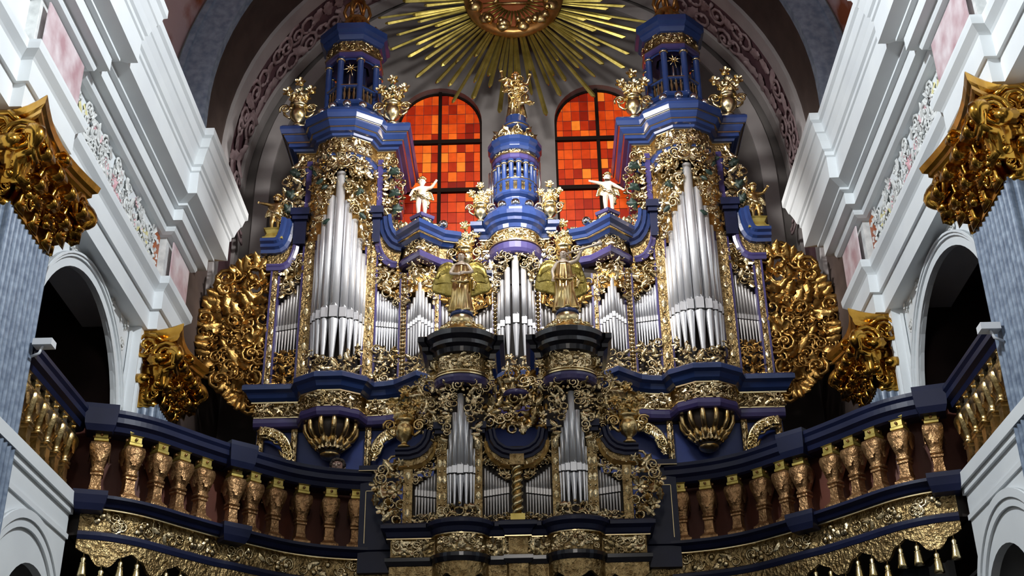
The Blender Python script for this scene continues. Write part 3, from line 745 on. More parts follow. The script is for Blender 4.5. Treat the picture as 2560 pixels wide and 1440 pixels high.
# ear carvings beside the tower
carve([(-3.86,13.75),(-3.86,14.95),(-4.02,14.95),(-4.20,14.6),(-4.26,14.1),(-4.32,13.6),(-4.10,13.2),(-4.0,13.6)], 19.98, .21, 51).both('ear_carving', 'gold_carved', organ)
carve([(-2.40,13.3),(-2.40,14.95),(-2.24,14.95),(-2.10,14.6),(-2.04,14.1),(-2.06,13.6),(-2.16,13.25)], 19.98, .21, 52).both('ear_carving', 'gold_carved', organ)
gl = MB()
for x, z in ((-4.05,14.62),(-4.1,14.15),(-4.14,13.85),(-2.22,14.62),(-2.2,14.15),(-2.15,13.8)): stamp(gl, 'leaf2', (x,19.9,z), .22, x*9, None, .2); stamp(gl, 'leaf2', (x+.02,19.9,z), .2, x*9+2.2, None, .2)
gl.both('green_leaves', 'green_leaf', organ)
# tower entablature
TP = [(-4.02,21.5),(-4.02,20.0),(-3.72,20.0)]+bump(TX,.55,.52,n=5)+[(-2.52,20.0),(-2.24,20.0),(-2.24,21.5)]
bands(TP, [('architrave', 'blue', [(.0,14.52),(.03,14.53),(.03,14.62),(.05,14.64),(.05,14.76),(.0,14.78)]),
           ('gilt_moulding', 'gilt_line', [(.0,14.60),(.055,14.60),(.055,14.625),(0,14.625)]), ('gilt_moulding', 'gilt_line', [(.0,14.755),(.075,14.755),(.075,14.785),(0,14.785)]),
           ('gilded_frieze', 'gold_relief', [(.0,14.78),(.0,15.10)]),
           ('gilt_moulding', 'gilt_line', [(.0,15.09),(.04,15.09),(.04,15.115),(0,15.115)]),
           ('tower_cornice', 'blue', [(.02,15.11),(.08,15.12),(.10,15.16),(.17,15.17),(.17,15.25),(.20,15.27),(.25,15.34),(.26,15.38),(.30,15.39),(.33,15.47),(.33,15.53),(.29,15.58),(.0,15.60)]),
           ('gilt_moulding', 'gilt_line', [(.1,15.24),(.19,15.24),(.19,15.268),(.1,15.268)]), ('gilt_moulding', 'gilt_line', [(.2,15.37),(.28,15.37),(.28,15.395),(.2,15.395)])], 0, organ, dbl=True)
carve([(-3.6,14.82),(-2.64,14.82),(-2.64,15.07),(-3.6,15.07)], 0, .13, 53, yfun=lambda x: yt(x)-.01, nfun=nt, relief=.6).both('frieze_carving', 'gold_carved', organ)
MB().box(-4.2,-2.06,20.0,21.5,15.5,15.6).both('tower_roof', 'blue', organ)
# small pointed tower entablature
VP_ = [(-2.02,21.0),(-2.02,19.98),(-1.98,19.92),(-1.67,19.60),(-1.36,19.92),(-1.18,19.98),(-1.18,21.0)]
bands(VP_, [('architrave', 'purple', [(.0,12.60),(.05,12.62),(.07,12.68),(.05,12.74),(.0,12.75)]), ('gilded_frieze', 'gold_relief', [(-.0,12.75),(-.0,12.98)]),
            ('chevron_cornice', 'blue', [(.02,12.97),(.06,12.98),(.12,13.04),(.16,13.06),(.16,13.12),(.22,13.16),(.22,13.24),(.0,13.28)]), ('gilt_moulding', 'gilt_line', [(.1,13.035),(.15,13.035),(.15,13.05),(.1,13.05)])], 0, organ, dbl=True)
carve([(-1.95,12.77),(-1.39,12.77),(-1.39,12.96),(-1.95,12.96)], 0, .13, 54, yfun=lambda x: 19.58+abs(x+1.67)*1.0).both('frieze_carving', 'gold_carved', organ)
MB().box(-2.1,-1.1,19.95,20.9,13.15,13.27).both('case_roof', 'blue', organ)
carve([(-2.02,13.3),(-1.3,13.3),(-1.55,13.42),(-1.67,13.56),(-1.8,13.42)], 19.72, .15, 55, mix=['scroll','berry','leaf','berry']).both('gable_carving', 'gold_pale', organ)
MB().ball((-1.28,19.75,13.36), .085, 14, 9).both('silver_ball', 'silver', organ)
MB().ball((-2.02,19.80,13.36), .085, 14, 9).both('gilded_ball', 'gold_pale', organ)
MB().sweep([(-1.86,19.86),(-1.67,19.70),(-1.48,19.86)], [(.0,13.50),(.04,13.52),(.06,13.57),(.0,13.59)], back=.25).both('statue_pedestal', 'purple', organ)
# entablature behind the angels
MB().sweep([(-1.20,20.0),(-.42,20.0)], [(.0,12.28),(.05,12.30),(.07,12.36),(.12,12.42),(.12,12.48),(.0,12.5)]).both('middle_cornice', 'navy', organ)
MB().box(-1.2,-.42,19.99,20.1,12.12,12.28).both('gilded_frieze', 'gold_relief', organ)
# middle tower
CP = [(-.60,21.0),(-.60,20.0),(-.44,20.0)]+bump(0,.41,.42,n=14)+[(.44,20.0),(.60,20.0),(.60,21.0)]
bands(CP, [('architrave', 'purple', [(.0,12.66),(.03,12.68),(.06,12.74),(.06,12.86),(.0,12.90)]), ('gilt_moulding', 'gilt_line', [(.03,12.88),(.075,12.88),(.075,12.905),(.03,12.905)]),
           ('gilded_frieze', 'gold_relief', [(.0,12.90),(.0,13.14)]),
           ('tower_cornice', 'blue', [(.02,13.13),(.06,13.15),(.08,13.22),(.14,13.26),(.14,13.32),(.20,13.36),(.20,13.44),(.0,13.48)]),
           ('gilt_moulding', 'gilt_line', [(.02,13.12),(.045,13.12),(.045,13.14),(.02,13.14)])], 0, organ)
carve([(-.38,12.93),(.38,12.93),(.38,13.11),(-.38,13.11)], 0, .11, 56, yfun=lambda x: ybump(0,.41,.42)(x)-.01, relief=.6).build('frieze_carving', 'gold_pale', organ)
MB().box(-.62,.62,20.0,21.0,13.38,13.47).build('tower_roof', 'blue', organ)
carve([(-.44,12.35),(-.44,13.12),(-.62,13.12),(-.72,12.85),(-.60,12.5)], 19.98, .15, 57).both('ear_carving', 'gold_carved', organ)
MB().box(-.47,-.41,19.93,20.1,12.3,12.95).both('tower_post', 'purple', organ)
# lantern turrets
def ngon(xc, yc, r, n, rot=0): return [(xc+r*math.cos(rot+2*PI*i/n), yc+r*math.sin(rot+2*PI*i/n)) for i in range(n)]
def turret(xc, yc, z0, z1, z2, z3, z4, r, n, rc, nballs, center=False):
    # z0 deck, z1 rail top, z2 column top, z3 cornice bottom, z4 cornice top
    rot = PI/n; hb = .33 if not center else .17
    b = MB().sweep(ngon(xc,yc,r*1.02,n,rot), [(.0,z0-.02),(.24,z0-.02),(.24,z0+hb-.05),(.21,z0+hb),(-.04,z0+hb+.01),(-.04,z0+.50),(.03,z0+.53),(.06,z0+.56),(.06,z0+.60),(.0,z0+.62)], closed=True, back=r*.8)
    drum = b.build('turret_drum', 'blue', organ)
    zb = z0+.58
    for i in range(nballs):
        a = -PI/2+(i-(nballs-1)/2)*(.46 if not center else .5); MB().ball((xc+(r*1.02+.13)*math.cos(a), yc+(r*1.02+.13)*math.sin(a), z0+hb+.085), .085, 14, 9).build('silver_ball', 'silver', drum)
    MB().sweep(ngon(xc,yc,r*.98,n,rot), [(.0,z1-.05),(.05,z1-.04),(.05,z1),(.0,z1+.01)], closed=True, back=.06).build('railing', 'blue', drum)
    MB().sweep(ngon(xc,yc,r*.98,n,rot), [(.04,z1-.005),(.06,z1-.005),(.06,z1+.012),(.04,z1+.012)], closed=True, back=.0).build('gilt_moulding', 'gilt_line', drum)
    P = ngon(xc,yc,r,n,rot)
    for i in range(n):
        a = 2*PI*i/n+rot; x, y = P[i]
        if math.sin(a) > .55: continue
        k_ = .062 if not center else .046
        c = MB().lathe([(k_*1.25,zb),(k_*1.3,zb+.03),(k_,zb+.06),(k_,z2-.09),(k_*1.3,z2-.06),(k_*1.3,z2)], (x,y,0), 10); c.build('turret_column', 'blue', drum)
        MB().lathe([(k_,z2-.085),(k_*1.45,z2-.07),(k_*1.45,z2-.045),(k_,z2-.03)], (x,y,0), 10).build('column_capital', 'gilt_line', drum)
        x2, y2 = P[(i+1) % n]; g = MB(); mx, my = (x+x2)/2, (y+y2)/2; L = math.hypot(x2-x, y2-y); nn = Vector((mx-xc, my-yc, 0)).normalized()
        tv = Vector((x2-x, y2-y, 0))
        for k in range(3):
            u = .26+.24*k; g.lathe([(.022,zb),(.03,zb+.03),(.016,zb+.07),(.034,(zb+z1)/2),(.016,z1-.12),(.03,z1-.07),(.022,z1-.045)], (x+tv.x*u, y+tv.y*u, 0), 8)
        g.build('railing_ornament', 'gold_pale', drum)
        # little arch head between the columns
        tn = Vector((x2-x, y2-y, 0)).normalized(); V = []; K = 8
        for k in range(K+1):
            t = k/K; p = Vector((x,y,0))+tn*L*t; h = z2-.03-.10*(1-math.sqrt(max(0, 1-(2*t-1)**2))); V += [(p.x,p.y,h-.0),(p.x,p.y,z2+.02)]
        MB().add(V, [(2*k,2*k+2,2*k+3,2*k+1) for k in range(K)]).build('arch_head', 'blue', drum)
        if center and math.sin(a+PI/n) < -.3:
            for k in range(4):
                z = z2-.16-k*.155; MB().lathe([(.052,z-.06),(.042,z-.02),(.03,z+.03),(.012,z+.05)], (mx-nn.x*.04, my-nn.y*.04, 0), 10).build('bell', 'gold_pale', drum)
    core = MB().lathe([(r*.52,zb),(r*.52,z2+.1)], (xc,yc,0), n, rot=rot, smooth=False); core.build('turret_core', 'navy', drum)
    if not center:
        st = MB()
        for k in range(8):
            a = k*PI/4+.2; L = .20 if k % 2 == 0 else .14
            st.tube([(xc+.03*math.cos(a), yc-r*.86, (z1+z2)/2+.12+.03*math.sin(a)), (xc+L*math.cos(a), yc-r*.86, (z1+z2)/2+.12+L*math.sin(a))], [.02,.003], 4)
        st.ball((xc, yc-r*.88, (z1+z2)/2+.12), .035, 8, 5); st.build('cymbal_star', 'gilt_line', drum)
        for dx in (-.17, -.02, .14): MB().lathe([(.026,z1-.1),(.026,z1+.34),(.02,z1+.36)], (xc+dx, yc-r*.72, 0), 8).build('bright_bar', 'silver', drum)  # silver bars stand in for inner columns catching the light
    else:
        for dx, h in ((-.47,.28),(-.42,.34),(.45,.5)): MB().lathe([(.022,z0+.1),(.022,z1+h),(.016,z1+h+.02)], (xc+dx, yc-.1, 0), 8).build('bright_bar', 'silver', drum)  # silver bars in place of the bright vertical strips beside the lantern
    bands(ngon(xc,yc,r,n,rot), [('turret_architrave', 'purple', [(.04,z2),(.07,z2+.02),(.07,z2+.10),(.04,z2+.11)]), ('gilt_moulding', 'gilt_line', [(.05,z2+.10),(.09,z2+.10),(.09,z2+.125),(.05,z2+.125)]),
        ('turret_frieze', 'gold_relief', [(.045,z2+.11),(.045,z3)]), ('turret_cornice', 'blue', [(.05,z3-.01),(.09,z3),(.12,z3+.05),(rc*.7,z3+.08),(rc*.7,z3+.13),(rc,z3+.18),(rc,z4-.04),(rc-.05,z4)])], 0, drum, back=r*.35, closed=True)
    fr = MB(); rng = random.Random(8)
    for i in range(int(40*r/.5)):
        a = rng.uniform(-PI, 0); nn = Vector((math.cos(a), math.sin(a), 0)); stamp(fr, rng.choice(['leaf2','scroll','berry']), (xc+nn.x*(r+.04), yc+nn.y*(r+.04), rng.uniform(z2+.16,z3-.04)), rng.uniform(.08,.14), rng.uniform(0,6), nn, 0, False, .6)
    fr.build('frieze_carving', 'gold_pale', drum)
    return drum
for s in (-1, 1):
    d = turret(s*3.12, 20.32, 15.60, 16.56, 17.22, 17.62, 17.98, .50, 8, .20, 5)
    xc, yc = s*3.12, 20.32; z = 17.98
    for k in range(8):
        a = 2*PI*k/8+.2; ca_, sa = math.cos(a), math.sin(a)
        MB().tube([(xc+ca_*q, yc+sa*q, z+h) for q, h in ((.52,.02),(.50,.10),(.42,.12),(.38,.05),(.34,.14),(.30,.30),(.22,.42),(.16,.46))], [.05,.05,.045,.04,.045,.05,.05,.04], 6).build('crown_rib', 'crown_orange', d)
    MB().lathe([(.30,z-.05),(.30,z+.02),(.16,z+.05),(.15,z+.44),(.22,z+.48),(.22,z+.54),(.12,z+.58)], (xc,yc,0), 10, smooth=False).build('crown_deck', 'crown_orange', d)
    for k in range(6):
        a = 2*PI*k/6+.2; MB().tube([(xc+math.cos(a)*q, yc+math.sin(a)*q, z+h) for q, h in ((.20,.56),(.26,.72),(.22,.90),(.10,1.02),(.03,1.06))], [.035]*5, 6).build('crown_rib', 'crown_orange', d)
    MB().ball((xc,yc,z+1.14), .10, 12, 8).build('crown_finial', 'gold', d)
dc = turret(0.02, 20.12, 13.45, 14.30, 14.72, 14.92, 15.22, .36, 16, .15, 5, True)
for k in range(9):
    a = 2*PI*k/9; ca_, sa = math.cos(a), math.sin(a)
    b = MB(); stamp(b, 'scroll', (0.02+ca_*.36, 20.12+sa*.36, 15.30), .24, PI/2, (ca_, sa, 0)); stamp(b, 'leaf', (0.02+ca_*.28, 20.12+sa*.28, 15.38), .30, 0, (ca_, sa, 0)); b.build('crown_scroll', 'gold_pale', dc)
MB().lathe([(.30,15.2),(.22,15.35),(.17,15.52),(.20,15.56)], (.02,20.12,0), 16).build('crown_deck', 'gold_pale', dc)
MB().lathe([(.20,15.55),(.26,15.60),(.26,15.68),(.20,15.72),(.20,15.86),(.18,15.88)], (.05,20.12,0), 18).build('statue_plinth', 'blue', dc)
MB().lathe([(.262,15.60),(.272,15.61),(.272,15.63),(.262,15.64)], (.05,20.12,0), 18).build('gilt_moulding', 'gilt_line', dc)
# side wings of carved foliage
WP = [(-4.40,12.95),(-4.62,12.86),(-4.95,12.70),(-5.25,12.36),(-5.44,11.9),(-5.48,11.4),(-5.36,10.9),(-5.05,10.5),(-4.78,10.12),(-4.42,10.08)]
rng = random.Random(4); ex = []
for (x0,z0_),(x1,z1_) in zip(WP[1:-1], WP[2:]):
    for k in range(4):
        t = (k+.5)/4; x, z = x0+(x1-x0)*t, z0_+(z1_-z0_)*t; a = math.atan2(z-11.5, x+4.4)
        ex.append((x+.02*math.cos(a), z+.02*math.sin(a), rng.choice(['leaf','leaf2','scroll']), .34, a-PI/2+rng.uniform(-.6,.6), .1, k % 2 == 0))
carve_parts(WP, 20.12, .34, 61, 'gold_wing', organ, ['leaf','leaf','scroll','leaf2','flower','cscroll'], .135, ex)
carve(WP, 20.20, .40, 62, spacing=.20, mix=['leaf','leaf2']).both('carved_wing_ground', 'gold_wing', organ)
# basket pendants under the towers
for s in (-1, 1):
    xc, yc = s*3.12, 19.92
    bs = MB().lathe([(.05,9.03),(.16,9.08),(.18,9.13),(.12,9.17),(.22,9.27),(.32,9.40),(.37,9.55),(.36,9.66)], (xc,yc,0), 14); basket = bs.build('pendant_core', 'case_dark', organ)
    MB().lathe([(.04,9.0),(.15,9.05),(.17,9.09),(.15,9.14),(.05,9.16)], (xc,yc,0), 14).build('pendant_knob', 'gold', basket)
    for k in range(12):
        a = 2*PI*k/12+.26; ca_, sa = math.cos(a), math.sin(a)
        if sa > .6: continue
        MB().tube([(xc+ca_*q, yc+sa*q, h) for q, h in ((.12,9.13),(.22,9.22),(.31,9.30),(.29,9.34),(.36,9.36),(.42,9.47),(.43,9.58),(.38,9.66))], [.035,.04,.05,.045,.04,.045,.045,.035], 7).build('pendant_rib', 'gold', basket)
    g = MB()
    for k in range(10):
        a = -PI*(k+.5)/10; stamp(g, 'leaf', (xc+math.cos(a)*.20, yc+math.sin(a)*.20, 9.26), .22, 0, (math.cos(a), math.sin(a), 0), -.3)
    g.build('pendant_leaves', 'gold_carved', basket)
# arched fringe brackets, gilded strips and lattice on the lower case
def fringe(x0, z0_, x1, z1_, seed):
    g = MB(); rng = random.Random(seed); P = []
    for i in range(18):
        t = i/17; x = x0+(x1-x0)*math.sin(t*PI/2); z = z1_+(z0_-z1_)*math.cos(t*PI/2); P.append((x,19.96,z))
        stamp(g, rng.choice(['leaf','scroll','leaf2']), (x-.05*(1 if x1 > x0 else -1), 19.94, z-.07), .20, rng.uniform(-.4,.4)+PI, None, 0)
    g.tube(P, .035, 6); return g
fringe(-4.25,9.60,-3.78,9.12,1).both('arched_fringe', 'gold_pale', organ)
fringe(-1.95,9.58,-2.44,9.10,2).both('arched_fringe', 'gold_pale', organ)
for x, w in ((-4.33,.11),(-3.76,.10),(-2.52,.10)):
    MB().box(x-w/2, x+w/2, 20.06, 20.2, 7.0, 9.62).both('gilded_strip', 'gold_relief', organ)
    b = MB()
    for i in range(16): stamp(b, 'leaf2', (x, 20.05, 7.1+i*.16), .15, 0, None, 0, False, .5)
    b.both('strip_relief', 'gold_carved', organ)
lt = MB()
for i in range(-8, 16):
    for sg in (-1, 1):
        a, b2 = (-3.40+i*.075, 7.9), (-3.40+i*.075+sg*.7, 8.6)
        lt.tube([(a[0],20.14,a[1]),(b2[0],20.14,b2[1])], .009, 4) if -3.5 < a[0] < -2.75 and -3.5 < b2[0] < -2.75 else None
lt.both('lattice_panel', 'navy', organ)
MB().sweep([(-3.52,20.14),(-2.72,20.14)], [(.0,8.6),(.02,8.6),(.02,8.66),(.0,8.66)], back=.02).both('panel_frame', 'navy', organ)
# ------------------------------------------------------------------ the small organ on the balcony front
YC = 17.2; KX = -.79
chair_organ = thing('positive_organ', 'small gilded organ case with two round towers built into the balcony front', 'organ', (0, 17.4, 6.0))
MB().box(-1.62,1.62,17.3,17.8,6.5,7.75).build('case_body', 'case_dark', chair_organ)
MB().box(-1.18,-.40,17.26,17.8,7.6,9.1).box(-1.24,-.34,17.3,17.8,9.0,9.6).both('tower_body', 'case_dark', chair_organ)
MB().box(-.45,.45,17.32,17.8,7.6,8.0).build('case_body', 'case_dark', chair_organ)
a4 = [0,26,50,74]; r4 = [.050,.041,.035,.030]; t4 = [8.88,8.60,8.36,8.10]; f4 = [7.20,7.22,7.25,7.28]
for s in (-1, 1):
    for k in range(4):
        for sd in ((0,) if k == 0 else (-1, 1)):
            a = math.radians(90-sd*a4[k]); mk_pipe(chair_organ, s*.79+.185*math.cos(a), 17.22-.22*math.sin(a), f4[k], 7.68+.02*k, t4[k], r4[k], 'tin')
    for k in range(9):
        t = (k+.5)/9; mk_pipe(chair_organ, s*(1.445-.385*t), 17.24, 7.14, 7.46-.05*t, 7.58+.27*t**1.1, .0205, 'tin_dark', 8, True)
    for k in range(9):
        t = (k+.5)/9; mk_pipe(chair_organ, s*(.475-.36*t), 17.24, 7.12, 7.42+.05*t, 7.86-.26*t**.8, .0195, 'tin_dark', 8, True)
def pil2(x0, x1, z0, z1):
    MB().box(x0, x1, 17.14, 17.4, z0, z1).both('gilded_pilaster', 'gold_relief', chair_organ)
    b = MB(); n = int((z1-z0)/.12)
    for i in range(n): stamp(b, 'leaf2' if i % 2 else 'berry', ((x0+x1)/2, 17.14, z0+(i+.5)*(z1-z0)/n), .12 if i % 2 else .06, 0, None, 0, False, .5)
    b.both('pilaster_relief', 'gold_carved', chair_organ)
pil2(-1.60,-1.47,6.98,7.92); pil2(-1.05,-.985,6.98,8.32); pil2(-1.13,-1.05,6.98,8.32); pil2(-.60,-.49,6.98,8.32)
BP = [(-1.76,17.9),(-1.76,17.12),(-1.16,17.12)]+bump(KX,.36,.26,17.12,22)+[(-.42,17.12),(-.14,17.12),(-.14,17.06)]
BP = BP+[(-x,y) for x, y in BP[::-1]]
bands(BP, [('console_ledge', 'navy', [(.02,6.80),(.04,6.82),(.06,6.88),(.12,6.92),(.12,6.97),(.08,7.0),(.0,7.0)]), ('gilt_moulding', 'gilt_line', [(.02,6.78),(.045,6.78),(.045,6.795),(.02,6.795)]),
           ('gilded_frieze', 'gold_relief', [(-.01,6.54),(-.01,6.79)]), ('console_moulding', 'black_lacquer', [(.0,6.40),(.03,6.41),(.06,6.47),(.06,6.52),(.0,6.55)])], 0, chair_organ)
# round tower entablatures with black cornices
for_path = [(-1.22,17.8),(-1.22,17.14),(-1.14,17.14)]+bump(KX,.35,.30,17.14,26)+[(-.44,17.14),(-.36,17.14),(-.36,17.8)]
bands(for_path, [('architrave', 'purple', [(.0,9.00),(.03,9.02),(.05,9.08),(.05,9.12),(.0,9.16)]), ('gilt_moulding', 'gilt_line', [(.02,9.13),(.06,9.13),(.06,9.15),(.02,9.15)]), ('gilt_moulding', 'gilt_line', [(.02,9.18),(.045,9.18),(.045,9.195),(.02,9.195)]),
                 ('gilded_frieze', 'gold_relief', [(.0,9.15),(.0,9.46)]), ('tower_cornice', 'black_lacquer', [(.02,9.45),(.06,9.47),(.08,9.54),(.14,9.58),(.14,9.64),(.20,9.70),(.20,9.78),(.17,9.80),(.0,9.81)])], 0, chair_organ, dbl=True)
MB().box(-1.3,-.28,17.14,17.8,9.72,9.80).both('tower_roof', 'black_lacquer', chair_organ)
ky = ybump(KX,.35,.30,17.14)
carve([(-1.05,9.2),(-.53,9.2),(-.53,9.44),(-1.05,9.44)], 0, .12, 71, yfun=lambda x: ky(x)-.005, relief=.5).both('frieze_carving', 'gold_carved', chair_organ)
carve([(-1.24,9.0),(-1.10,9.0),(-1.10,9.45),(-1.24,9.45)], 17.12, .14, 72).both('bracket_carving', 'gold_carved', chair_organ)
carve([(-.46,9.0),(-.34,9.0),(-.34,9.45),(-.46,9.45)], 17.12, .14, 73).both('bracket_carving', 'gold_carved', chair_organ)
# pipe shades and openwork carving
sh2 = MB()
carve([(-1.04,8.05),(-.95,8.4),(-.86,8.75),(-.79,9.0),(-.72,8.75),(-.63,8.4),(-.54,8.05),(-.50,8.5),(-.52,9.02),(-1.06,9.02),(-1.08,8.5)], 0, .15, 74, yfun=lambda x: ky(x)+.06, mb=sh2)
sh2.both('pipe_shade', 'gold_carved', chair_organ)
carve([(-1.10,8.42),(-1.10,9.0),(-1.30,9.05),(-1.46,8.78),(-1.50,8.45),(-1.34,8.3)], 17.2, .20, 75).both('shoulder_carving', 'gold_carved', chair_organ)
carve([(-1.10,7.95),(-1.10,8.4),(-1.16,8.4),(-1.2,8.2)], 17.15, .10, 76).both('shoulder_carving', 'gold_carved', chair_organ)
carve([(-.46,8.42),(-.36,9.1),(0,9.30),(.36,9.1),(.46,8.42),(.25,8.50),(.14,8.38),(-.14,8.38),(-.25,8.50)], 17.24, .21, 77).build('centre_carving', 'gold_carved', chair_organ)
MB().lathe([(.20,8.92),(.22,8.96),(.20,9.0),(.12,9.02)], (0,17.3,0), 14).build('vase_rim', 'purple', chair_organ)
carve([(-1.44,7.62),(-1.26,7.72),(-1.08,7.88),(-1.08,8.12),(-1.22,7.98),(-1.34,7.92),(-1.44,7.90)], 17.2, .11, 78).both('pipe_shade', 'gold_carved', chair_organ)
carve([(-.47,7.90),(-.30,7.78),(-.12,7.64),(-.12,7.88),(-.26,7.95),(-.38,8.04),(-.47,8.22)], 17.2, .11, 79).both('pipe_shade', 'gold_carved', chair_organ)
carve([(-1.45,6.98),(-1.06,6.98),(-1.06,7.14),(-1.45,7.14)], 17.2, .11, 80).both('base_carving', 'gold_carved', chair_organ)
carve([(-.47,6.98),(-.12,6.98),(-.12,7.14),(-.47,7.14)], 17.2, .11, 81).both('base_carving', 'gold_carved', chair_organ)
carve([(-1.04,6.99),(-.54,6.99),(-.54,7.14),(-.65,7.2),(-.93,7.2),(-1.04,7.14)], 0, .15, 82, yfun=lambda x: ky(x)+.02).both('base_carving', 'gold_carved', chair_organ)
carve([(-1.14,8.55),(-1.14,9.2),(-1.40,9.28),(-1.66,9.0),(-1.74,8.72),(-1.60,8.62),(-1.36,8.6)], 17.30, .20, 85).both('shoulder_carving', 'gold_carved', chair_organ)
carve([(-.50,8.40),(-.40,9.2),(0,9.40),(.40,9.2),(.50,8.40),(.28,8.46),(-.28,8.46)], 17.33, .22, 86).build('centre_carving', 'gold_wing', chair_organ)
for x0_, x1_, sd_ in ((-1.70,-1.18,87), (-.40,-.02,88)):
    carve([(x0_,6.57),(x1_,6.57),(x1_,6.76),(x0_,6.76)], 17.12, .13, sd_, relief=.5).both('frieze_carving', 'gold_carved', chair_organ)
carve([(-1.08,6.57),(-.50,6.57),(-.50,6.76),(-1.08,6.76)], 0, .13, 89, yfun=lambda x: ybump(KX,.36,.26,17.12)(x), relief=.5).both('frieze_carving', 'gold_carved', chair_organ)
# swan necks of the small case
uo = [(-1.72,7.98),(-1.52,7.98),(-1.38,8.02),(-1.28,8.10),(-1.21,8.22),(-1.18,8.36)]
ui = [(-.44,8.36),(-.41,8.20),(-.34,8.08),(-.22,7.99),(-.08,7.95),(.0,7.95)]
S2 = [(.0,-.02),(.06,-.02),(.07,.02),(.11,.04),(.11,.08),(.14,.10),(.14,.13),(.0,.13)]
S3 = [(.0,-.01),(.04,-.01),(.06,.02),(.04,.05),(.0,.05)]
MB().esweep(uo, S2, 17.2).both('swan_neck_cornice', 'navy', chair_organ)
MB().esweep(ui+[(-x,z) for x, z in ui[-2::-1]], S2, 17.2).build('swan_neck_cornice', 'navy', chair_organ)
l2 = [(x+.05, z-.16) for x, z in uo]; l3 = [(x-.02, z-.16) for x, z in ui]
MB().esweep(l2, S3, 17.18).both('swan_neck_moulding', 'gold_wing', chair_organ)
MB().esweep(l3, S3, 17.18).both('swan_neck_moulding', 'gold_wing', chair_organ)
MB().slab(l2+uo[::-1], 17.17, 17.4).both('gilded_fascia', 'gold_relief', chair_organ); MB().slab(l3+ui[::-1], 17.17, 17.4).both('gilded_fascia', 'gold_relief', chair_organ)
for x0, x1 in ((-1.16,-1.0), (-.60,-.45)):
    MB().box(x0, x1, 17.04, 17.3, 8.30, 8.36).box(x0-.02, x1+.02, 17.0, 17.3, 8.36, 8.46).both('pilaster_cap', 'navy', chair_organ)
MB().box(-.42,.42,17.34,17.8,7.9,8.2).build('case_back', 'case_dark', chair_organ)
# twisted column in the middle
MB().box(-.10,.10,17.02,17.3,7.0,7.10).build('column_base', 'yellow_gilt', chair_organ)
tc_ = MB().lathe([(.055,7.1),(.055,7.82)], (0,17.08,0), 12); tcol = tc_.build('twisted_column', 'gold_wing', chair_organ)
for ph in (0, PI):
    MB().tube([(.055*math.cos(ph+t*.55), 17.08+.055*math.sin(ph+t*.55), 7.1+.72*t/40) for t in range(41)], .03, 6).build('column_spiral', 'gold_pale', tcol)
MB().box(-.10,.10,17.0,17.3,7.80,7.96).build('column_capital', 'gold_relief', chair_organ)
# carved wings of the small case
W2 = [(-1.62,8.02),(-1.76,8.0),(-1.92,7.84),(-2.02,7.58),(-1.98,7.34),(-1.84,7.14),(-1.62,7.02)]
carve_parts(W2, 17.22, .22, 83, 'gold_carved', chair_organ, ['leaf','leaf','scroll','leaf2','flower','cscroll'], .095)
carve(W2, 17.30, .26, 84, spacing=.18, mix=['leaf','leaf2']).both('carved_wing_ground', 'gold_wing', chair_organ)
# mounds on the round towers and drums for the angels
for s in (-1, 1):
    g = MB(); rng = random.Random(6)
    for i in range(46):
        a = rng.uniform(0, 2*PI); q = rng.random(); rad = .16+.26*q
        stamp(g, rng.choice(['scroll','leaf','leaf','berry']), (s*.79+rad*1.05*math.cos(a), 17.12+rad*.8*math.sin(a), 10.0-.18*q), .17, rng.uniform(0,6), (math.cos(a)*.7, math.sin(a)*.7, .6))
    g.build('carved_mound', 'gold_pale', chair_organ)
    MB().lathe([(.42,9.78),(.36,9.86),(.24,9.96),(.16,10.02)], (s*.79,17.12,0), 18).build('mound_core', 'gold_wing', chair_organ)
    MB().lathe([(.13,10.0),(.17,10.03),(.17,10.15),(.15,10.17)], (s*.79,17.12,0), 20).build('angel_drum', 'gold_pale', chair_organ)
    MB().lathe([(.16,10.165),(.175,10.18),(.175,10.22),(.15,10.235)], (s*.79,17.12,0), 20).build('angel_plinth', 'blue', chair_organ)

# ------------------------------------------------------------------ balcony railing
RP = [(-5.42,15.30),(-5.10,15.42),(-4.78,15.68),(-4.40,16.18),(-4.05,16.62),(-3.86,16.80),(-3.60,17.08),(-3.25,17.42),(-2.85,17.66),(-2.45,17.80),(-2.15,17.86)]
RC = catmull(RP, 6)
def arclen(P):
    L = [0]
    for a, b in zip(P[:-1], P[1:]): L.append(L[-1]+math.hypot(b[0]-a[0], b[1]-a[1]))
    return L
def along(P, L, d):
    for i in range(len(P)-1):
        if d <= L[i+1]: t = (d-L[i])/(L[i+1]-L[i]); return (P[i][0]+(P[i+1][0]-P[i][0])*t, P[i][1]+(P[i+1][1]-P[i][1])*t), math.atan2(P[i+1][1]-P[i][1], P[i+1][0]-P[i][0])
    return P[-1], 0
RL = arclen(RC)
def baluster_meshes():
    sq = dict(seg=12, rot=PI/12, power=.95)
    urn = MB().lathe([(.055,.33),(.082,.34),(.082,.37),(.066,.385),(.078,.43),(.104,.52),(.126,.61),(.130,.67),(.118,.715),(.075,.735)], (0,0,0), smooth=True, **sq)
    foot = MB().lathe([(.128,0),(.128,.05),(.108,.065),(.078,.10),(.072,.11),(.072,.15),(.064,.16),(.062,.28),(.078,.295),(.078,.32),(.055,.335)], (0,0,0), smooth=False, **sq)
    cap = MB().lathe([(.06,.73),(.09,.745),(.09,.775),(.078,.79),(.078,.86),(.095,.875),(.105,.90),(.105,.93)], (0,0,0), smooth=False, **sq)
    rel = MB()
    for a in range(4):
        nn = (math.cos(a*PI/2), math.sin(a*PI/2), 0)
        stamp(rel, 'leaf2', (nn[0]*.112, nn[1]*.112, .58), .24, 0, nn, -.12, False, .25)
        stamp(rel, 'berry', (nn[0]*.075, nn[1]*.075, .825), .07, 0, nn)
    return urn, foot, cap, rel
BU = baluster_meshes()
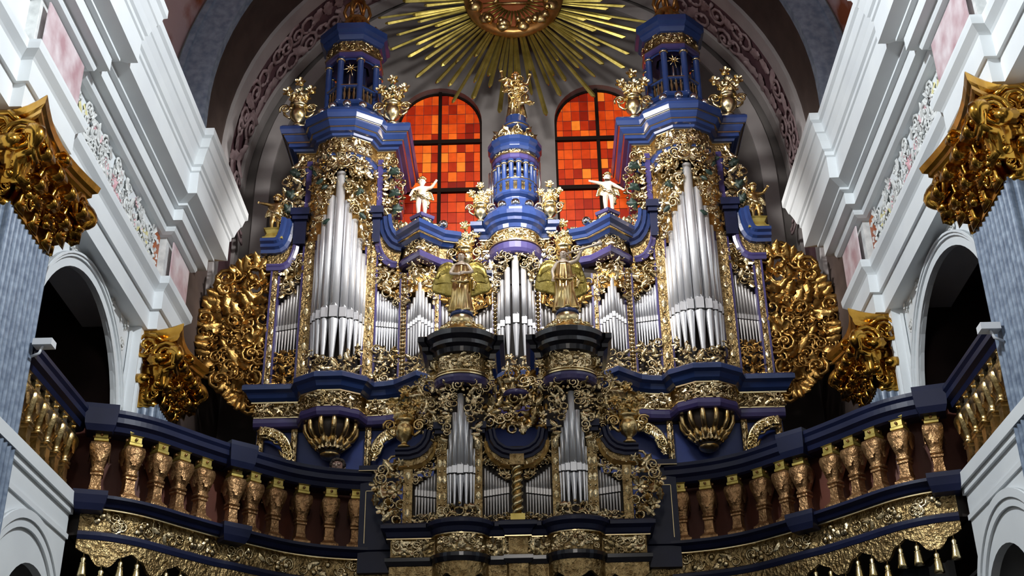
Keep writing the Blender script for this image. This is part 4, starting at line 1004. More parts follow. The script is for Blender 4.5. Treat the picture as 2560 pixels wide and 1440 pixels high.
def baluster(parent, x, y, z, rz, tone='copper_gold', proto=[]):
    W0 = WL[parent.name]
    if not proto or tone not in proto[0]:
        if not proto: proto.append({})
        ms = []
        for mb, nm, mt_ in zip(BU, ('baluster','baluster_foot','baluster_cap','baluster_relief'), (tone, tone, 'yellow_gilt' if tone == 'copper_gold' else 'gold_pale', 'copper_gold' if tone == 'copper_gold' else 'gold')):
            o = mb.build(nm, mt_, None, origin=(0,0,0)); ms.append(o.data); bpy.data.objects.remove(o)
        proto[0][tone] = ms
    ms = proto[0][tone]
    b = bpy.data.objects.new('baluster', ms[0]); COL.objects.link(b); b.parent = parent; b.location = Vector((x,y,z))-W0; b.rotation_euler = (0,0,rz)
    for nm, me in zip(('baluster_foot','baluster_cap','baluster_relief'), ms[1:]):
        c = bpy.data.objects.new(nm, me); COL.objects.link(c); c.parent = b
        if 'relief' in nm: c['kind'] = 'stuff'
    return b
ZB = 6.86
for s, side in ((1,'left'), (-1,'right')):
    bal = thing('balustrade', 'curving navy balcony railing with gilded balusters on the %s of the small organ' % side, 'balustrade', (s*-3.8, 16.8, 6.5), 'balcony balustrades')
    def B(mb, *a, **k): return (mb if s == 1 else mb.mirrored()).build(*a, **k)
    # rail sections with a pedestal break at the post
    for nm, mt_, prof in (('handrail', 'navy', [(.06,7.72),(.10,7.74),(.12,7.80),(.17,7.84),(.17,7.91),(.20,7.95),(.20,8.0),(.0,8.02)]), ('gilt_moulding', 'gilt_line', [(.10,7.815),(.133,7.815),(.133,7.828),(.1,7.828)]),
                          ('base_ledge', 'navy', [(.06,6.72),(.10,6.74),(.14,6.79),(.19,6.82),(.19,6.86),(.0,6.87)]), ('gilt_moulding', 'gilt_line', [(.06,6.70),(.085,6.70),(.085,6.715),(.06,6.715)]),
                          ('gilded_frieze', 'gold_relief', [(.0,6.44),(.0,6.72)]), ('lower_moulding', 'navy', [(.0,6.32),(.04,6.33),(.06,6.38),(.06,6.42),(.0,6.45)])):
        B(MB().sweep(RC, prof, back=.16, smooth=False), nm, mt_, bal)
    (px, py), pa = along(RC, RL, RL[-1]*.500)
    for d_ in (.022, .505):
        (px, py), pa = along(RC, RL, RL[-1]*d_)
        for z0_, z1_, w in ((7.70,8.05,.20), (6.66,6.90,.20)):
            b = MB(); c, sn = math.cos(pa), math.sin(pa)
            V = []
            for z in (z0_, z0_+.08, z1_-.06, z1_):
                ww = w*(.8 if z == z0_ else 1.05 if z > z1_-.09 else .95)
                V.append([(px+c*u-sn*v, py+sn*u+c*v, z) for u, v in ((-ww,-ww*1.15),(ww,-ww*1.15),(ww,ww*.6),(-ww,ww*.6))])
            b.rings(V, smooth=False); B(b, 'rail_block', 'navy', bal)
    fr = MB(); rng = random.Random(14); tot = RL[-1]
    for i in range(60):
        (x, y), a = along(RC, RL, tot*rng.uniform(.02,.98)); nn = Vector((math.sin(a), -math.cos(a), 0))
        stamp(fr, rng.choice(['leaf2','scroll','cscroll','berry']), (x, y, rng.uniform(6.5,6.66)), .15, rng.uniform(0,6), nn, 0, False, .5)
    B(fr, 'frieze_carving', 'gold_carved', bal)
    for d_ in (.03, .125, .215, .30, .385, .505, .575, .665, .765, .865, .955):
        (x, y), a = along(RC, RL, tot*d_); baluster(bal, s*x, y, ZB, s*a)
    bk = [(-6.3,15.60)]+[(x, y+.34) for x, y in RC]
    B(MB().sweep(bk, [(.0,6.86),(.0,7.97)], back=.03), 'inner_panel', 'red_brown', bal)
    # flat blue panel next to the small organ
    b = MB().box(-2.28,-1.74,17.70,17.9,6.5,7.98).box(-2.3,-1.74,17.62,17.9,7.98,8.06); B(b, 'end_panel', 'navy', bal)
    b = MB().box(-2.2,-2.19,17.69,17.71,6.92,7.7).box(-2.2,-1.7,17.69,17.71,7.69,7.70).box(-2.3,-1.7,17.60,17.64,7.97,7.98); B(b, 'gilt_moulding', 'gilt_line', bal)
    b = MB().sweep([(-2.3,17.86),(-1.7,17.86)], [(.06,6.72),(.10,6.74),(.14,6.79),(.19,6.82),(.19,6.86),(.0,6.87)], back=.1); B(b, 'base_ledge', 'navy', bal)
    b = MB().sweep([(-2.3,17.80),(-1.7,17.80)], [(.0,6.40),(.0,6.72)], back=.1); B(b, 'gilded_frieze', 'gold_relief', bal)
    # scalloped valance with tassels
    val = thing('valance', 'scalloped gilded valance with tassels under the %s balcony' % side, 'valance', (s*-4.0, 16.8, 6.0), 'balcony valances')
    N = 150; V = []; Fc = []
    tip = []
    per = tot/6.2
    def drop(d):
        u = (d/per) % 1; big = math.cos((u-.5)*2*PI)*.5+.5
        return .12+.20*max(0, big)**1.3+.035*abs(math.sin(u*4*PI))
    for i in range(N+1):
        d = tot*i/N; (x, y), a = along(RC, RL, d); nx, ny = math.sin(a), -math.cos(a)
        for o in (.03, -.02): V += [(x+nx*o, y+ny*o, 6.34), (x+nx*o, y+ny*o, 6.34-drop(d))]
    for i in range(N):
        q = 4*i; Fc += [(q,q+1,q+5,q+4), (q+2,q+6,q+7,q+3), (q+1,q+3,q+7,q+5)]
    B(MB().add(V, Fc), 'scalloped_cloth', 'gold_relief', val)
    for k in range(19):
        d = (k+.5)/19*tot*.999
        (x, y), a = along(RC, RL, d); z = 6.34-drop(d)
        t_ = MB().lathe([(.014,-.03),(.040,-.07),(.028,-.11),(.044,-.14),(.062,-.26),(.066,-.29),(.03,-.295)], (x,y,z), 10); t_ = B(t_, 'tassel', 'gold_pale', val)
        B(MB().lathe([(.006,.03),(.006,-.03)], (x,y,z), 6), 'tassel_cord', 'gold', t_)
        B(MB().lathe([(.034,-.112),(.046,-.122),(.034,-.135)], (x,y,z), 10), 'tassel_band', 'gilt_line', t_)
    # side gallery railing running towards the nave
    sg = thing('balustrade', 'navy side gallery railing with gilded balusters beside the %s fluted pilaster' % side, 'balustrade', (s*-5.6, 14.2, 6.86), 'balcony balustrades')
    GP = [(-5.62,13.2),(-5.62,15.25)]
    for nm, mt_, prof in (('handrail', 'navy', [(.06,7.72),(.10,7.74),(.12,7.80),(.17,7.84),(.17,7.91),(.20,7.95),(.20,8.0),(.0,8.02)]),):
        B(MB().sweep(GP, prof, back=.16), nm, mt_, sg)
    for k in range(6): baluster(sg, s*-5.62, 13.36+k*.32, ZB, s*PI/2, 'gold')
    B(MB().box(-5.95,-5.92,13.3,15.3,6.86,7.75), 'inner_panel', 'case_dark', sg)
# balcony floor
fp = [(-5.6,22.0),(-5.6,15.35)]+[(x, y+.05) for x, y in RC]+[(-1.7,17.9)]
fp = fp+[(-x,y) for x, y in fp[::-1]]
k = len(fp); fl = MB().add([(x,y,6.40) for x,y in fp]+[(x,y,6.80) for x,y in fp], [tuple(range(k)), tuple(range(2*k-1,k-1,-1))]+[(j,(j+1)%k,(j+1)%k+k,j+k) for j in range(k)])
struct(fl, 'floor_balcony', 'case_dark')
cv = thing('valance', 'gilded valance in broad lobes under the small organ', 'valance', (0, 17.0, 6.0), 'balcony valances')
BPv = BP[1:-1]; L2 = arclen(BPv); V = []; Fc = []; N = 160
for i in range(N+1):
    d = L2[-1]*i/N; (x, y), a = along(BPv, L2, min(d, L2[-1]-1e-6)); nx, ny = math.sin(a), -math.cos(a)
    dz = .16+.12*abs(math.sin(d/L2[-1]*PI*9))
    for o in (.02, -.03): V += [(x+nx*o, y+ny*o, 6.42), (x+nx*o, y+ny*o, 6.42-dz)]
for i in range(N):
    q = 4*i; Fc += [(q,q+1,q+5,q+4), (q+2,q+6,q+7,q+3), (q+1,q+3,q+7,q+5)]
MB().add(V, Fc).build('scalloped_cloth', 'gold_relief', cv)

# ------------------------------------------------------------------ sunburst
SC = (0.04, 21.0, 19.55)
sun = thing('sunburst', 'gilded sunburst of long rays around a wreath of clouds above the organ', 'sunburst', SC)
rng = random.Random(2); n = 112
for i in range(n):
    a = 2*PI*i/n+rng.uniform(-.022,.022); L = [2.75,2.05,2.45,1.75,2.9,2.2][i % 6]+rng.uniform(-.15,.15)
    z = SC[2]+L*math.sin(a)
    if z > 20.6: L = min(L, (20.6-SC[2])/max(.05, math.sin(a)))
    if L < 1.15: continue
    ca_, sa = math.cos(a), math.sin(a); r0 = .85; w0, w1 = .026, rng.uniform(.034,.055); yy = 21.0+rng.uniform(-.05,.05)
    V = []
    for r, w in ((r0,w0),(L-.06,w1),(L,w1*.4)):
        for u, dy in ((-w,0),(0,-.03),(w,0),(0,.02)): V.append((SC[0]+ca_*r-sa*u, yy+dy, SC[2]+sa*r+ca_*u))
    MB().rings([V[0:4],V[4:8],V[8:12]], smooth=False).build('ray', 'gold_ray', sun)
ring = MB()
P = [(SC[0]+.92*math.cos(2*PI*i/40), 20.93, SC[2]+.92*math.sin(2*PI*i/40)) for i in range(41)]
ring.tube(P, .12, 10); ring.build('wreath_rim', 'crown_orange', sun)
for k in range(13):
    a = 2*PI*k/13+.1; g = MB(); c = (SC[0]+.84*math.cos(a), 20.84, SC[2]+.84*math.sin(a))
    g.lathe([(.001,-.16),(.12,-.11),(.17,0),(.12,.11),(.001,.16)], (0,0,0), 10)
    q = Matrix.Rotation(-(a), 3, 'Y'); V = np.concatenate(g.v)@np.array(q).T*np.array([1,.7,1])+np.array(c); g.v = [V]
    for j in range(3): g.ball((c[0]+rng.uniform(-.12,.12), 20.78, c[2]+rng.uniform(-.12,.12)), rng.uniform(.06,.10), 8, 6)
    g.build('cloud_puff', 'gold', sun)
dsk = MB(); dsk.add([(SC[0]+.82*math.cos(2*PI*i/32), 20.99, SC[2]+.82*math.sin(2*PI*i/32)) for i in range(32)]+[(SC[0]+.82*math.cos(2*PI*i/32), 21.03, SC[2]+.82*math.sin(2*PI*i/32)) for i in range(32)], [tuple(range(32)), tuple(range(63,31,-1))]+[(i,(i+1)%32,(i+1)%32+32,i+32) for i in range(32)])
dsk.build('glory_disc', 'orange_panel', sun)
for k in range(3):
    a0, a1 = PI/2+k*2*PI/3, PI/2+(k+1)*2*PI/3
    MB().tube([(SC[0]+.48*math.cos(a0), 20.95, SC[2]+.1+.48*math.sin(a0)), (SC[0]+.48*math.cos(a1), 20.95, SC[2]+.1+.48*math.sin(a1))], .035, 6).build('triangle_bar', 'gold', sun)
for k in range(16):
    a = -PI*(k+.5)/16; MB().tube([(SC[0]+.3*math.cos(a), 20.96, SC[2]-.05+.3*math.sin(a)), (SC[0]+.66*math.cos(a), 20.96, SC[2]-.05+.66*math.sin(a))], [.03,.008], 5).build('small_ray', 'gold_ray', sun)

# ------------------------------------------------------------------ vases with flowers
def vase(loc, h, label, group, seed, dim=False):
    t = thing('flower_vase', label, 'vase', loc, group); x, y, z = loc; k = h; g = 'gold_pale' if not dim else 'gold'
    MB().lathe([(.10*k,0),(.10*k,.03*k),(.05*k,.06*k),(.045*k,.10*k),(.12*k,.16*k),(.155*k,.26*k),(.14*k,.34*k),(.10*k,.38*k),(.13*k,.42*k),(.17*k,.45*k),(.15*k,.46*k)], loc, 16).build('urn', g, t)
    for s in (-1, 1):
        MB().tube([(x+s*q*k, y, z+w*k) for q, w in ((.10,.40),(.20,.43),(.26,.36),(.24,.27),(.18,.22),(.14,.20))], [.025*k]*6, 6).build('handle', g, t)
        b = MB(); stamp(b, 'scroll', (x+s*.23*k, y-.02, z+.36*k), .18*k, .5, None, 0, s < 0); b.build('handle_scroll', g, t)
    rng = random.Random(seed); lf = MB()
    for i in range(10):
        a = rng.uniform(0, 2*PI); lf_k = 'leaf2'
        stamp(lf, lf_k, (x+.11*k*math.cos(a), y-.04, z+(.50+.1*rng.random())*k), .17*k, rng.uniform(-1.2,1.2), None, .3)
    lf.build('garland', 'gold', t)
    st = MB(); heads = [(0,.92),(-.20,.72),(.20,.74),(.02,.70),(-.09,.60),(.11,.58)]
    for dx, dz in heads:
        st.tube([(x,y,z+.42*k),(x+dx*.5*k,y,z+(dz*.6+.2)*k),(x+dx*k,y,z+dz*k)], .012*k, 5)
    st.build('stems', 'green_leaf', t)
    for dx, dz in heads:
        f = MB(); c = (x+dx*k, y-.02, z+dz*k); stamp(f, 'flower', c, .20*k, rng.uniform(0,6)); stamp(f, 'flower', (c[0], c[1]-.015, c[2]+.02*k), .14*k, rng.uniform(0,6)); f.ball(c, .055*k, 8, 6)
        f.build('flower', g, t)
    gl = MB()
    for i in range(5): stamp(gl, 'leaf2', (x+rng.uniform(-.1,.1)*k, y-.01, z+rng.uniform(.5,.8)*k), .16*k, rng.uniform(0,6), None, .2)
    gl.build('green_leaves', 'green_leaf', t)
    return t
VG = 'gilded flower vases on the organ'
vase((-4.06,19.86,15.62), 1.10, 'gilded flower vase on the outer corner of the left tower cornice', VG, 1)
vase((-2.28,19.86,15.62), 1.10, 'gilded flower vase on the inner corner of the left tower cornice', VG, 2)
vase((2.28,19.86,15.62), 1.10, 'gilded flower vase on the inner corner of the right tower cornice', VG, 3)
vase((4.06,19.86,15.62), 1.10, 'gilded flower vase on the outer corner of the right tower cornice', VG, 4)
vase((-.62,19.92,13.48), .82, 'small gilded flower vase left of the middle lantern turret', VG, 5)
vase((.64,19.92,13.48), .82, 'small gilded flower vase right of the middle lantern turret', VG, 6)
vase((-.90,19.94,12.50), .98, 'gilded flower vase behind the left angel', VG, 7)
vase((.86,19.94,12.50), .98, 'gilded flower vase behind the right angel', VG, 8)
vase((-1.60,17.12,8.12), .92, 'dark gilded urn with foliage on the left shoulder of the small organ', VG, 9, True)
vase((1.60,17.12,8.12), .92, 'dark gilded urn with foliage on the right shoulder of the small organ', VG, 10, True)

# ------------------------------------------------------------------ figures
def skin_body(name, mtl, parent, J, E_, loc, h, lvl=2, mir=1):
    me = bpy.data.meshes.new(name); names = list(J)
    me.from_pydata([(J[k][0]*h*mir, J[k][1]*h, J[k][2]*h) for k in names], [(names.index(a), names.index(b)) for a, b in E_], [])
    me.materials.append(M[mtl]); o = bpy.data.objects.new(name, me); COL.objects.link(o)
    m_ = o.modifiers.new('skin', 'SKIN'); m_.use_smooth_shade = True
    lay = me.skin_vertices[0].data if len(me.skin_vertices) else None
    for i, k in enumerate(names):
        r = J[k][3]*h; lay[i].radius = (r, r); lay[i].use_root = (i == 0)
    s_ = o.modifiers.new('sub', 'SUBSURF'); s_.levels = lvl; s_.render_levels = lvl
    if parent is not None: o.parent = parent
    o.location = Vector(loc)-(WL[parent.name] if parent is not None else Vector((0,0,0)))
    WL[o.name] = Vector(loc); return o
def add_hand(J, E_, wrist, key, d):
    w = J[wrist]; d = Vector(d).normalized(); sd = d.cross(Vector((0,1,0)));
    if sd.length < .2: sd = d.cross(Vector((1,0,0)))
    sd.normalize()
    J[key+'_palm'] = (*(Vector(w[:3])+d*.030), .019); E_.append((wrist, key+'_palm'))
    for i in range(4):
        b = Vector(w[:3])+d*.052+sd*(.014*(i-1.5)); t = b+d*(.030-.004*abs(i-1.3))+Vector((0,-.010,0))
        J[key+'_k%d' % i] = (*b, .0075); J[key+'_f%d' % i] = (*t, .006); E_ += [(key+'_palm', key+'_k%d' % i), (key+'_k%d' % i, key+'_f%d' % i)]
    t = Vector(w[:3])+d*.038-sd*.034; J[key+'_t'] = (*t, .007); E_.append((key+'_palm', key+'_t'))
BASE = {'pelvis': (0,0,.50,.078), 'waist': (0,0,.60,.066), 'chest': (0,-.005,.71,.082), 'collar': (0,0,.785,.055), 'neck': (0,-.002,.835,.030), 'jaw': (0,-.014,.872,.044), 'head': (0,-.008,.925,.060), 'crown': (0,.0,.965,.046)}
BE = [('pelvis','waist'),('waist','chest'),('chest','collar'),('collar','neck'),('neck','jaw'),('jaw','head'),('head','crown')]
def face(loc, h, parent, mir=1, hz=.918, sc=1.0):
    x, y, z = loc; f = MB()
    f.tube([(x, y-.062*h*sc, z+(hz+.012)*h), (x, y-.076*h*sc, z+(hz-.012)*h), (x, y-.066*h*sc, z+(hz-.018)*h)], [.006*h,.011*h,.008*h], 6)
    f.tube([(x-.018*h, y-.056*h*sc, z+(hz-.040)*h), (x, y-.064*h*sc, z+(hz-.038)*h), (x+.018*h, y-.056*h*sc, z+(hz-.040)*h)], [.004*h,.007*h,.004*h], 5)
    for s in (-1, 1):
        f.ball((x+s*.022*h, y-.055*h*sc, z+(hz+.010)*h), .009*h, 6, 4); f.ball((x+s*.060*h, y+.004*h, z+(hz-.004)*h), .014*h, 6, 4)
    f.build('face_features', 'statue_skin', parent)
def hair(loc, h, parent, mtl, seed=1, hz=.93, sc=1.0):
    g = MB(); rng = random.Random(seed); x, y, z = loc
    for i in range(46):
        a = rng.uniform(0, 2*PI); e = rng.uniform(-.25, PI/2); r = .064*h*sc
        if math.sin(a) < -.2 and e < .75: continue
        g.ball((x+r*math.cos(a)*math.cos(e), y+r*math.sin(a)*math.cos(e), z+hz*h+r*math.sin(e)), .022*h*sc, 6, 4)
    g.build('hair', mtl, parent)
def robe(loc, h, parent, top=.74, flare=.17, lean=0.0, seed=1, mtl='gold_drapery'):
    R = []; rng = random.Random(seed); ph = rng.uniform(0, 6); x, y, z = loc; K = 40; n = 22
    for i in range(n):
        t = i/(n-1); zz = top*(1-t); r = .098+(.120-.098)*math.sin(PI*min(1,t*1.6))+ (flare-.10)*max(0,t-.35)**1.1
        if t < .25: r *= .93+.2*abs(t-.12)
        amp = .05+.20*t
        R.append([(x+lean*h*t+h*r*math.cos(a)*(1+amp*math.sin(7*a+ph+2.2*t)+.06*t*math.sin(13*a+3*ph))*1.05, y+h*r*.85*math.sin(a)*(1+amp*math.sin(7*a+ph+2.2*t))-h*.055*math.exp(-((t-.6)/.16)**2)*max(0, math.cos(a+2.0))**2, z+h*zz) for a in [2*PI*j/K for j in range(K)]])
    MB().rings(R[::-1]).build('robe', mtl, parent)
    g = MB()   # billowing sash across the hips
    P = [(x+h*u, y-h*v, z+h*w) for u, v, w in ((-.12,.03,.52),(-.06,.10,.47),(.03,.12,.45),(.11,.06,.50),(.15,.0,.56),(.19,.02,.48),(.17,.03,.36))]
    g.tube(catmull(P, 4), [.030*h+.012*h*math.sin(i*1.3) for i in range(25)], 7); g.build('sash', mtl, parent)
def wing(loc, h, parent, s, spread=1.0, mtl='feather_gold', drop=1.0):
    x, y, z = loc; g = MB()
    arm = [(s*.05,.06,.72),(s*.12*spread,.08,.82),(s*.22*spread,.09,.85),(s*.31*spread,.085,.78),(s*.345*spread,.08,.68)]
    g.tube(catmull([(x+h*a, y+h*b, z+h*c) for a, b, c in arm], 5), [.03*h]*5+[.034*h]*5+[.03*h]*5+[.024*h]*5+[.015*h], 7)
    C = catmull([Vector((x+h*a, y+h*b, z+h*c)) for a, b, c in arm], 6)
    for row, (L, w, dy) in enumerate(((.40,.036,.0),(.26,.034,-.014),(.14,.030,-.026))):
        for i in range(len(C)):
            t = i/(len(C)-1); p = Vector(C[i]); an = math.radians(-90+s*(2+10*t*spread-4*row))
            LL = L*h*(.35+.95*math.sin(PI*(.30+.60*t)))*drop; d = Vector((math.cos(an), 0, math.sin(an)))
            g.tube([tuple(p+Vector((0,dy*h,0))), tuple(p+d*LL*.5+Vector((0,dy*h-.006*h,0))), tuple(p+d*LL*.9+Vector((0,dy*h,0))), tuple(p+d*LL+Vector((0,dy*h+.005,0)))], [w*h*.6,w*h,w*h*.8,w*h*.2], 6, True, .30)
    g.build('wing', mtl, parent)
# left angel
L1 = (-.80, 17.12, 10.235); H1 = 1.06
a1 = thing('angel_statue', 'gilded angel statue with spread wings, arms folded, on the left tower of the small organ', 'statue', L1, 'angels on the small organ')
J = dict(BASE); E_ = list(BE)
J.update({'sl': (-.095,0,.775,.036), 'el': (-.155,-.02,.64,.030), 'wl': (-.06,-.105,.585,.021), 'sr': (.095,0,.775,.036), 'er': (.165,-.02,.655,.030), 'wr': (.07,-.11,.60,.021), 'hl': (-.045,0,.44,.06), 'kl': (-.05,-.06,.27,.046), 'al': (-.05,-.02,.06,.03), 'hr': (.05,0,.44,.06), 'kr': (.05,-.03,.27,.046), 'ar': (.055,0,.06,.03)})
E_ += [('collar','sl'),('sl','el'),('el','wl'),('collar','sr'),('sr','er'),('er','wr'),('pelvis','hl'),('hl','kl'),('kl','al'),('pelvis','hr'),('hr','kr'),('kr','ar')]
add_hand(J, E_, 'wl', 'lh', (1,-.2,.1)); add_hand(J, E_, 'wr', 'rh', (-1,-.2,-.1))
skin_body('body', 'statue_skin', a1, J, E_, L1, H1); robe(L1, H1, a1, .76, .19, 0, 2); face(L1, H1, a1); hair(L1, H1, a1, 'crown_orange')
for s in (-1, 1): wing(L1, H1, a1, s, 1.0)
# right angel blowing a trumpet
L2_ = (.76, 17.12, 10.235)
a2 = thing('angel_statue', 'gilded angel statue blowing a long trumpet on the right tower of the small organ', 'statue', L2_, 'angels on the small organ')
J = dict(BASE); E_ = list(BE)
J.update({'sl': (-.095,0,.775,.036), 'el': (-.165,.0,.65,.030), 'wl': (-.15,-.03,.53,.021), 'sr': (.095,0,.775,.036), 'er': (.20,-.05,.79,.030), 'wr': (.255,-.10,.915,.021), 'hl': (-.045,0,.44,.06), 'kl': (-.05,-.06,.27,.046), 'al': (-.05,-.02,.06,.03), 'hr': (.05,0,.44,.06), 'kr': (.05,-.03,.27,.046), 'ar': (.055,0,.06,.03)})
E_ += [('collar','sl'),('sl','el'),('el','wl'),('collar','sr'),('sr','er'),('er','wr'),('pelvis','hl'),('hl','kl'),('kl','al'),('pelvis','hr'),('hr','kr'),('kr','ar')]
add_hand(J, E_, 'wl', 'lh', (-.1,-.2,-1)); add_hand(J, E_, 'wr', 'rh', (.5,-.2,.6))
skin_body('body', 'statue_skin', a2, J, E_, L2_, H1); robe(L2_, H1, a2, .76, .21, .02, 5); face(L2_, H1, a2); hair(L2_, H1, a2, 'crown_orange')
wing(L2_, H1, a2, -1, 1.0); wing(L2_, H1, a2, 1, .75, drop=1.15)
x, y, z = L2_
tr = MB().tube([(x+.02, y-.09, z+.93), (x+.24, y-.12, z+.985), (x+.44, y-.14, z+1.035), (x+.52, y-.15, z+1.06), (x+.58, y-.15, z+1.085)], [.013,.016,.019,.028,.050], 10)
tag(tr.build('trumpet', 'statue_skin'), 'long straight trumpet held up by the right angel', 'trumpet')
# putti on the gables
def putto(loc, h, label, arms, mtl='statue_skin', group='putti on the organ gables', mir=1):
    t = thing('putto_statue', label, 'statue', loc, group)
    J = {'pelvis': (0,0,.44,.095), 'belly': (0,-.02,.54,.095), 'chest': (0,0,.64,.090), 'collar': (0,0,.71,.06), 'neck': (0,0,.755,.042), 'jaw': (0,-.02,.80,.066), 'head': (0,-.005,.875,.092), 'crown': (0,.01,.93,.07),
         'hl': (-.06,0,.40,.078), 'kl': (-.075,-.04,.23,.062), 'al': (-.07,0,.05,.042), 'tl': (-.08,-.07,.025,.03), 'hr': (.06,0,.40,.078), 'kr': (.08,-.03,.23,.062), 'ar': (.075,.01,.05,.042), 'tr': (.09,-.06,.025,.03)}
    E_ = [('pelvis','belly'),('belly','chest'),('chest','collar'),('collar','neck'),('neck','jaw'),('jaw','head'),('head','crown'),('pelvis','hl'),('hl','kl'),('kl','al'),('al','tl'),('pelvis','hr'),('hr','kr'),('kr','ar'),('ar','tr')]
    for k, (e, w) in zip(('l','r'), arms):
        sg = -1 if k == 'l' else 1
        J['s'+k] = (sg*.10,0,.70,.05); J['e'+k] = (*e,.042); J['w'+k] = (*w,.030); E_ += [('collar','s'+k),('s'+k,'e'+k),('e'+k,'w'+k)]
        add_hand(J, E_, 'w'+k, 'h_'+k, Vector(w)-Vector(e))
    skin_body('body', mtl, t, J, E_, loc, h, 2, mir); face(loc, h*1.25, t, 1, .70, 1.05); hair(loc, h*1.3, t, 'gold', 3, .69, 1.1)
    x, y, z = loc; P = [(x+h*u*mir, y-h*v, z+h*w) for u, v, w in ((-.16,.02,.62),(-.10,.09,.50),(.02,.12,.42),(.12,.08,.38),(.15,.0,.30),(.13,.02,.16))]
    MB().tube(catmull(P, 4), [.035*h+.014*h*math.sin(i*1.7) for i in range(21)], 7).build('gilded_sash', 'gold_pale', t)
    for s in (-1, 1): wing((x,y,z-.05*h), h*.85, t, s, .8, 'gold_pale', .55)
    return t
armA = (((-.20,-.02,.64),(-.24,-.06,.52)), ((.22,-.03,.70),(.30,-.08,.80)))
armB = (((-.22,-.03,.72),(-.36,-.06,.74)), ((.20,-.02,.62),(.30,-.02,.56)))
putto((-1.68,19.78,13.59), .80, 'pale putto with raised arm and gilded sash on the left gable before the window', armA)
putto((1.70,19.78,13.59), .80, 'pale putto with outstretched arms on the right gable before the window', armB)
for s, lb in ((-1,'left'), (1,'right')):
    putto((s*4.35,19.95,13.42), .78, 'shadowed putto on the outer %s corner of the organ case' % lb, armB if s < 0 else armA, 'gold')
    MB().lathe([(.20,13.18),(.20,13.22),(.16,13.25),(.13,13.32),(.16,13.38),(.19,13.41),(.12,13.425)], (s*4.35,19.97,0), 12, smooth=False, power=.7, rot=PI/12).build('putto_pedestal', 'yellow_gilt', organ)
# crowning statue
L3 = (.06, 20.12, 15.87); H3 = 1.10
a3 = thing('crowning_statue', 'gilded robed statue with upraised arm crowning the middle turret under the sunburst', 'statue', L3)
J = dict(BASE); E_ = list(BE)
J.update({'sl': (-.095,0,.775,.036), 'el': (-.22,-.03,.80,.030), 'wl': (-.24,-.05,.93,.022), 'sr': (.095,0,.775,.036), 'er': (.20,-.03,.72,.030), 'wr': (.24,-.07,.83,.022), 'hl': (-.045,0,.44,.06), 'kl': (-.05,-.06,.27,.046), 'al': (-.05,-.02,.06,.03), 'hr': (.05,0,.44,.06), 'kr': (.05,-.03,.27,.046), 'ar': (.055,0,.06,.03)})
E_ += [('collar','sl'),('sl','el'),('el','wl'),('collar','sr'),('sr','er'),('er','wr'),('pelvis','hl'),('hl','kl'),('kl','al'),('pelvis','hr'),('hr','kr'),('kr','ar')]
add_hand(J, E_, 'wl', 'lh', (-.2,-.2,1)); add_hand(J, E_, 'wr', 'rh', (.2,-.2,1))
skin_body('body', 'gold', a3, J, E_, L3, H3); robe(L3, H3, a3, .76, .18, .0, 7, 'gold_pale'); face(L3, H3, a3); hair(L3, H3, a3, 'crown_orange')
g = MB(); rng = random.Random(17)
for i in range(30): stamp(g, rng.choice(['leaf','leaf2','cscroll']), (L3[0]+rng.gauss(0,.10), L3[1]-.13, L3[2]+rng.uniform(.25,.85)), .17, rng.uniform(0,6), None, .2)
g.build('fluttering_cloak', 'gold', a3)

# ------------------------------------------------------------------ the organist at the balcony
LO = (-2.78, 18.65, 6.80); HO = 1.76
J = dict(BASE); E_ = list(BE)
J.update({'sl': (-.115,0,.785,.042), 'el': (-.155,-.02,.64,.034), 'wl': (-.12,-.13,.56,.024), 'sr': (.115,0,.785,.042), 'er': (.155,-.02,.64,.034), 'wr': (.12,-.13,.56,.024), 'hl': (-.052,0,.47,.06), 'kl': (-.055,-.02,.27,.044), 'al': (-.055,0,.05,.03), 'tl': (-.06,-.08,.025,.025), 'hr': (.052,0,.47,.06), 'kr': (.055,-.02,.27,.044), 'ar': (.055,0,.05,.03), 'tr': (.06,-.08,.025,.025)})
E_ += [('collar','sl'),('sl','el'),('el','wl'),('collar','sr'),('sr','er'),('er','wr'),('pelvis','hl'),('hl','kl'),('kl','al'),('al','tl'),('pelvis','hr'),('hr','kr'),('kr','ar'),('ar','tr')]
add_hand(J, E_, 'wl', 'lh', (.1,-1,.1)); add_hand(J, E_, 'wr', 'rh', (-.1,-1,.1))
ps = skin_body('person', 'skin', None, J, E_, LO, HO); tag(ps, 'person in dark clothes standing behind the left balcony railing, only the head visible', 'person')
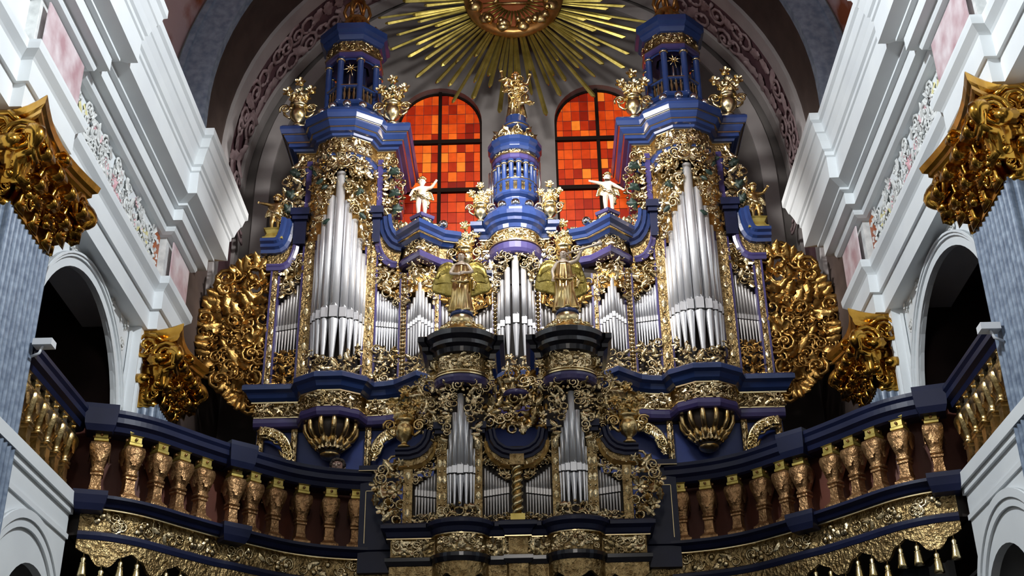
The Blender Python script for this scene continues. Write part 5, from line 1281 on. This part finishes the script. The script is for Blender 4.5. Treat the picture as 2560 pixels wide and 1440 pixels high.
# clothes, hair and face
R = []
for zz, rx, ry in ((.44,.095,.07),(.50,.10,.075),(.60,.09,.07),(.70,.11,.085),(.77,.115,.07),(.80,.075,.05),(.815,.045,.042)):
    R.append([(LO[0]+HO*rx*math.cos(a), LO[1]+HO*ry*math.sin(a)*1.15, LO[2]+HO*zz) for a in [2*PI*j/18 for j in range(18)]])
MB().rings(R).build('jacket', 'cloth_black', ps)
for s in (-1, 1):
    MB().tube([(LO[0]+s*HO*u, LO[1]+HO*v, LO[2]+HO*w) for u, v, w in ((.10,0,.785),(.14,-.005,.72),(.157,-.02,.64),(.14,-.08,.595),(.125,-.12,.565))], [HO*q for q in (.05,.048,.044,.038,.032)], 9).build('sleeve', 'cloth_black', ps)
    MB().tube([(LO[0]+s*HO*u, LO[1]+HO*v, LO[2]+HO*w) for u, v, w in ((.05,0,.50),(.055,-.01,.27),(.055,0,.045))], [HO*q for q in (.068,.054,.045)], 9).build('trouser_leg', 'cloth_black', ps)
MB().lathe([(.036*HO,.805*HO),(.040*HO,.825*HO),(.034*HO,.84*HO)], LO, 14).build('collar', 'cloth_white', ps)
face(LO, HO, ps); 
hc = MB()
for i in range(70):
    a = random.Random(i).uniform(-.6, PI+.6); e = random.Random(i+99).uniform(-.2, 1.5); r = .056*HO
    hc.ball((LO[0]+r*math.cos(a)*math.cos(e), LO[1]+.01+r*math.sin(a)*math.cos(e), LO[2]+.935*HO+r*math.sin(e)), .02*HO, 6, 4)
hc.build('hair', 'hair', ps)
gl = MB()
for s in (-1, 1): gl.tube([(LO[0]+s*.022*HO+.018*HO*math.cos(a), LO[1]-.066*HO, LO[2]+.928*HO+.014*HO*math.sin(a)) for a in [2*PI*k/12 for k in range(13)]], .0022*HO, 5)
gl.build('spectacles', 'iron', ps)

# ------------------------------------------------------------------ floodlights on the side gallery rails, a tie rod
for s, yy, zz, lb in ((-1,13.1,7.95,'left'), (1,12.9,7.78,'right')):
    t = thing('floodlight', 'small white floodlight box on the %s side gallery railing' % lb, 'lamp', (s*5.32, yy, zz-.1))
    x = s*5.32
    MB().box(x-.11,x+.11,yy-.05,yy+.10,zz-.03,zz+.05).build('housing', 'lamp_white', t)
    MB().box(x-.09,x+.09,yy+.10,yy+.11,zz-.02,zz+.04).build('lens', 'silver', t)
    MB().tube([(x,yy,zz-.03),(x-s*-.03,yy,zz-.12),(x+s*.12,yy,zz-.16)], .018, 6).build('bracket', 'lamp_white', t)
tag(MB().tube([(-.65,21.9,14.74),(.80,21.9,14.70)], .012, 6).build('tie_rod', 'iron'), 'thin dark rod across the wall between the orange windows', 'rod')
